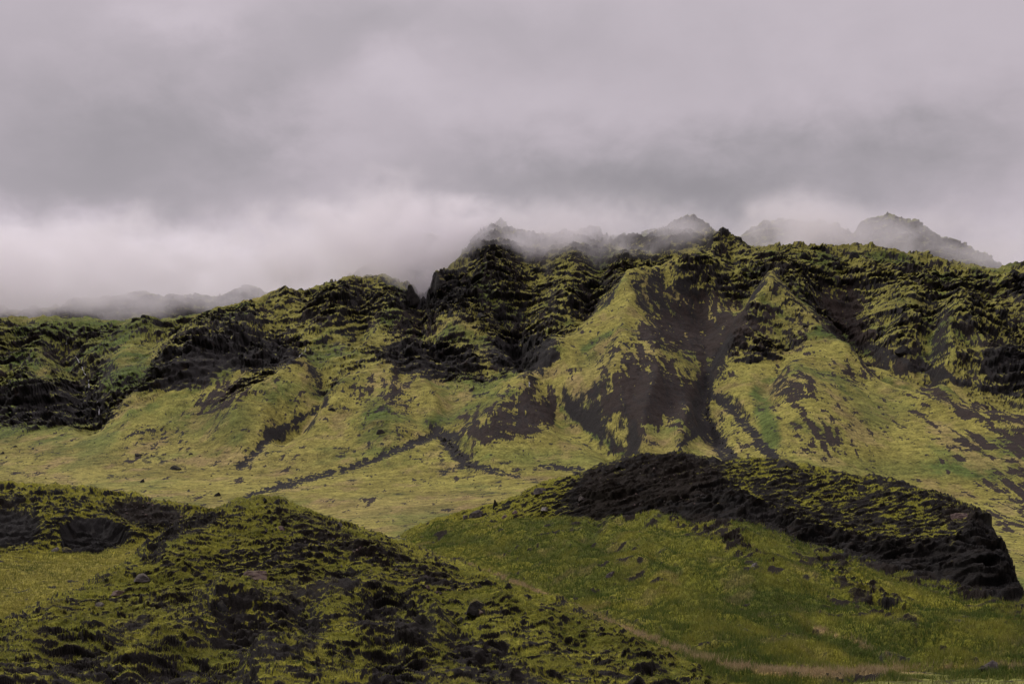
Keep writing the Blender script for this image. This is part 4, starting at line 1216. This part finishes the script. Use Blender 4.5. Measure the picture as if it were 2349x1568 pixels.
f_hr = sstep(hr.Y, hr.KY[2][None], hr.KY[2][None] + 5)
sets = [nap(hf, M_HF, 420000, 0.10, 21, np.clip(0.70 + 1.3 * fbm(hf.X / 2.2, hf.Y / 3, 4, .6, 831) + 0.5 * BIG_HF, 0, 1), 44),
        nap(hr, M_HR * f_hr, 130000, 0.16, 22, np.clip(0.65 + 1.2 * fbm(hr.X / 3, hr.Y / 4, 4, .6, 832), 0, 1)),
        nap(hl, M_HL * sstep(hl.Y, hl.KY[2][None], hl.KY[2][None] + 4), 90000, 0.14, 23, np.clip(0.70 + 1.2 * fbm(hl.X / 3, hl.Y / 4, 4, .6, 833), 0, 1))]
grass_object('moss', sets)


# ----------------------------------------------------------------- cloud lying along the ridge
def box_object(name, lo, hi, mat):
    me = bpy.data.meshes.new(name)
    c = [(x, y, z) for x in (lo[0], hi[0]) for y in (lo[1], hi[1]) for z in (lo[2], hi[2])]
    me.from_pydata(c, [], [(0, 1, 3, 2), (4, 6, 7, 5), (0, 4, 5, 1), (2, 3, 7, 6), (0, 2, 6, 4), (1, 5, 7, 3)])
    me.materials.append(mat)
    ob = bpy.data.objects.new(name, me)
    SC.collection.objects.link(ob)
    ob['kind'] = 'stuff'
    return ob


def mist_material():
    m = bpy.data.materials.new('ridge_cloud')
    m.use_nodes = True
    t = NT(m.node_tree)
    out = t.n('ShaderNodeOutputMaterial')
    vol = t.n('ShaderNodeVolumePrincipled')
    t.t.links.new(vol.outputs[0], out.inputs['Volume'])
    pos = t.n('ShaderNodeNewGeometry').outputs['Position']
    sp = t.n('ShaderNodeSeparateXYZ'); t.put(sp.inputs[0], pos)
    x, y, z = sp.outputs
    a = t.m('DIVIDE', x, y)
    a0, a1 = pix(-200, 600)[0], pix(2550, 600)[0]
    p = t.m('DIVIDE', t.m('SUBTRACT', a, a0), a1 - a0, clamp=True)

    def along(pts, lo, hi):
        q = [((pix(u_, 600)[0] - a0) / (a1 - a0), (w_ - lo) / (hi - lo)) for u_, w_ in pts]
        return t.m('ADD', t.m('MULTIPLY', t.curve(p, q), hi - lo), lo)
    zb = along([(-200, 152), (0, 154), (200, 158), (400, 160), (600, 163), (750, 163), (850, 155), (950, 148), (1030, 154), (1100, 160), (1200, 162), (1320, 161), (1420, 163), (1520, 167),
                (1620, 172), (1700, 182), (1800, 187), (1950, 187), (2050, 185), (2200, 178), (2320, 170), (2550, 160)], 100, 240)
    zt = along([(-200, 204), (400, 202), (700, 205), (900, 210), (1020, 204), (1110, 199), (1180, 195), (1300, 191), (1500, 191), (1650, 198), (1800, 204), (1980, 194), (2100, 187), (2300, 186), (2550, 180)], 100, 240)
    de = along([(-200, 0.6), (500, 0.6), (750, 0.62), (900, 0.66), (1000, 0.72), (1080, 0.95), (1180, 0.92), (1320, 0.8), (1450, 0.72), (1550, 0.68), (1700, 0.42), (1850, 0.36), (1980, 0.22), (2100, 0.24), (2300, 0.26), (2550, 0.26)], 0, 1)
    sc = t.n('ShaderNodeVectorMath', operation='MULTIPLY')
    t.put(sc.inputs[0], pos); sc.inputs[1].default_value = (1.0, 0.8, 1.35)
    n1 = t.noise(sc.outputs[0], 0.016, 4.0, 0.55, 0.6)
    n2 = t.noise(sc.outputs[0], 0.05, 3.0, 0.6, 0.3)
    nn = t.m('ADD', t.m('MULTIPLY', t.m('SUBTRACT', n1, 0.5), 70.0), t.m('MULTIPLY', t.m('SUBTRACT', n2, 0.5), 22.0))
    rise = t.m('MULTIPLY', t.m('SUBTRACT', y, 800.0), 0.115)
    zl = t.m('SUBTRACT', z, t.m('ADD', zb, rise))
    low = t.ramp(t.m('ADD', zl, nn), -6.0, 20.0)
    zh = t.m('SUBTRACT', t.m('ADD', zt, rise), z)
    high = t.ramp(t.m('ADD', zh, t.m('MULTIPLY', nn, 0.7)), -18.0, 14.0)
    y0 = along([(-200, 745), (600, 740), (800, 700), (900, 672), (2550, 672)], 600, 800)
    near = t.ramp(t.m('SUBTRACT', t.m('ADD', y, t.m('MULTIPLY', nn, 0.9)), y0), 0.0, 78.0)
    far = t.ramp(y, 1040.0, 1180.0, 1.0, 0.0)
    wisps = t.ramp(t.m('ADD', t.m('MULTIPLY', n1, 0.55), t.m('MULTIPLY', n2, 0.45)), 0.41, 0.60, 0.02, 2.3)
    d = t.m('MULTIPLY', t.m('MULTIPLY', low, high), t.m('MULTIPLY', near, far))
    d = t.m('MULTIPLY', t.m('MULTIPLY', d, wisps), t.m('MULTIPLY', t.m('MULTIPLY', de, 0.055), t.ramp(y, 765.0, 800.0, 1.0, along([(-200, 0.34), (600, 0.34), (800, 0.22), (950, 0.13), (2550, 0.10)], 0, 1))))
    t.put(vol.inputs['Density'], d)
    vol.inputs['Color'].default_value = (0.995, 0.972, 0.99, 1)
    vol.inputs['Anisotropy'].default_value = 0.25
    m.cycles.volume_step_rate = 0.16
    return m


mist = box_object('mist', (-520, 640, 118), (520, 1190, 262), mist_material())
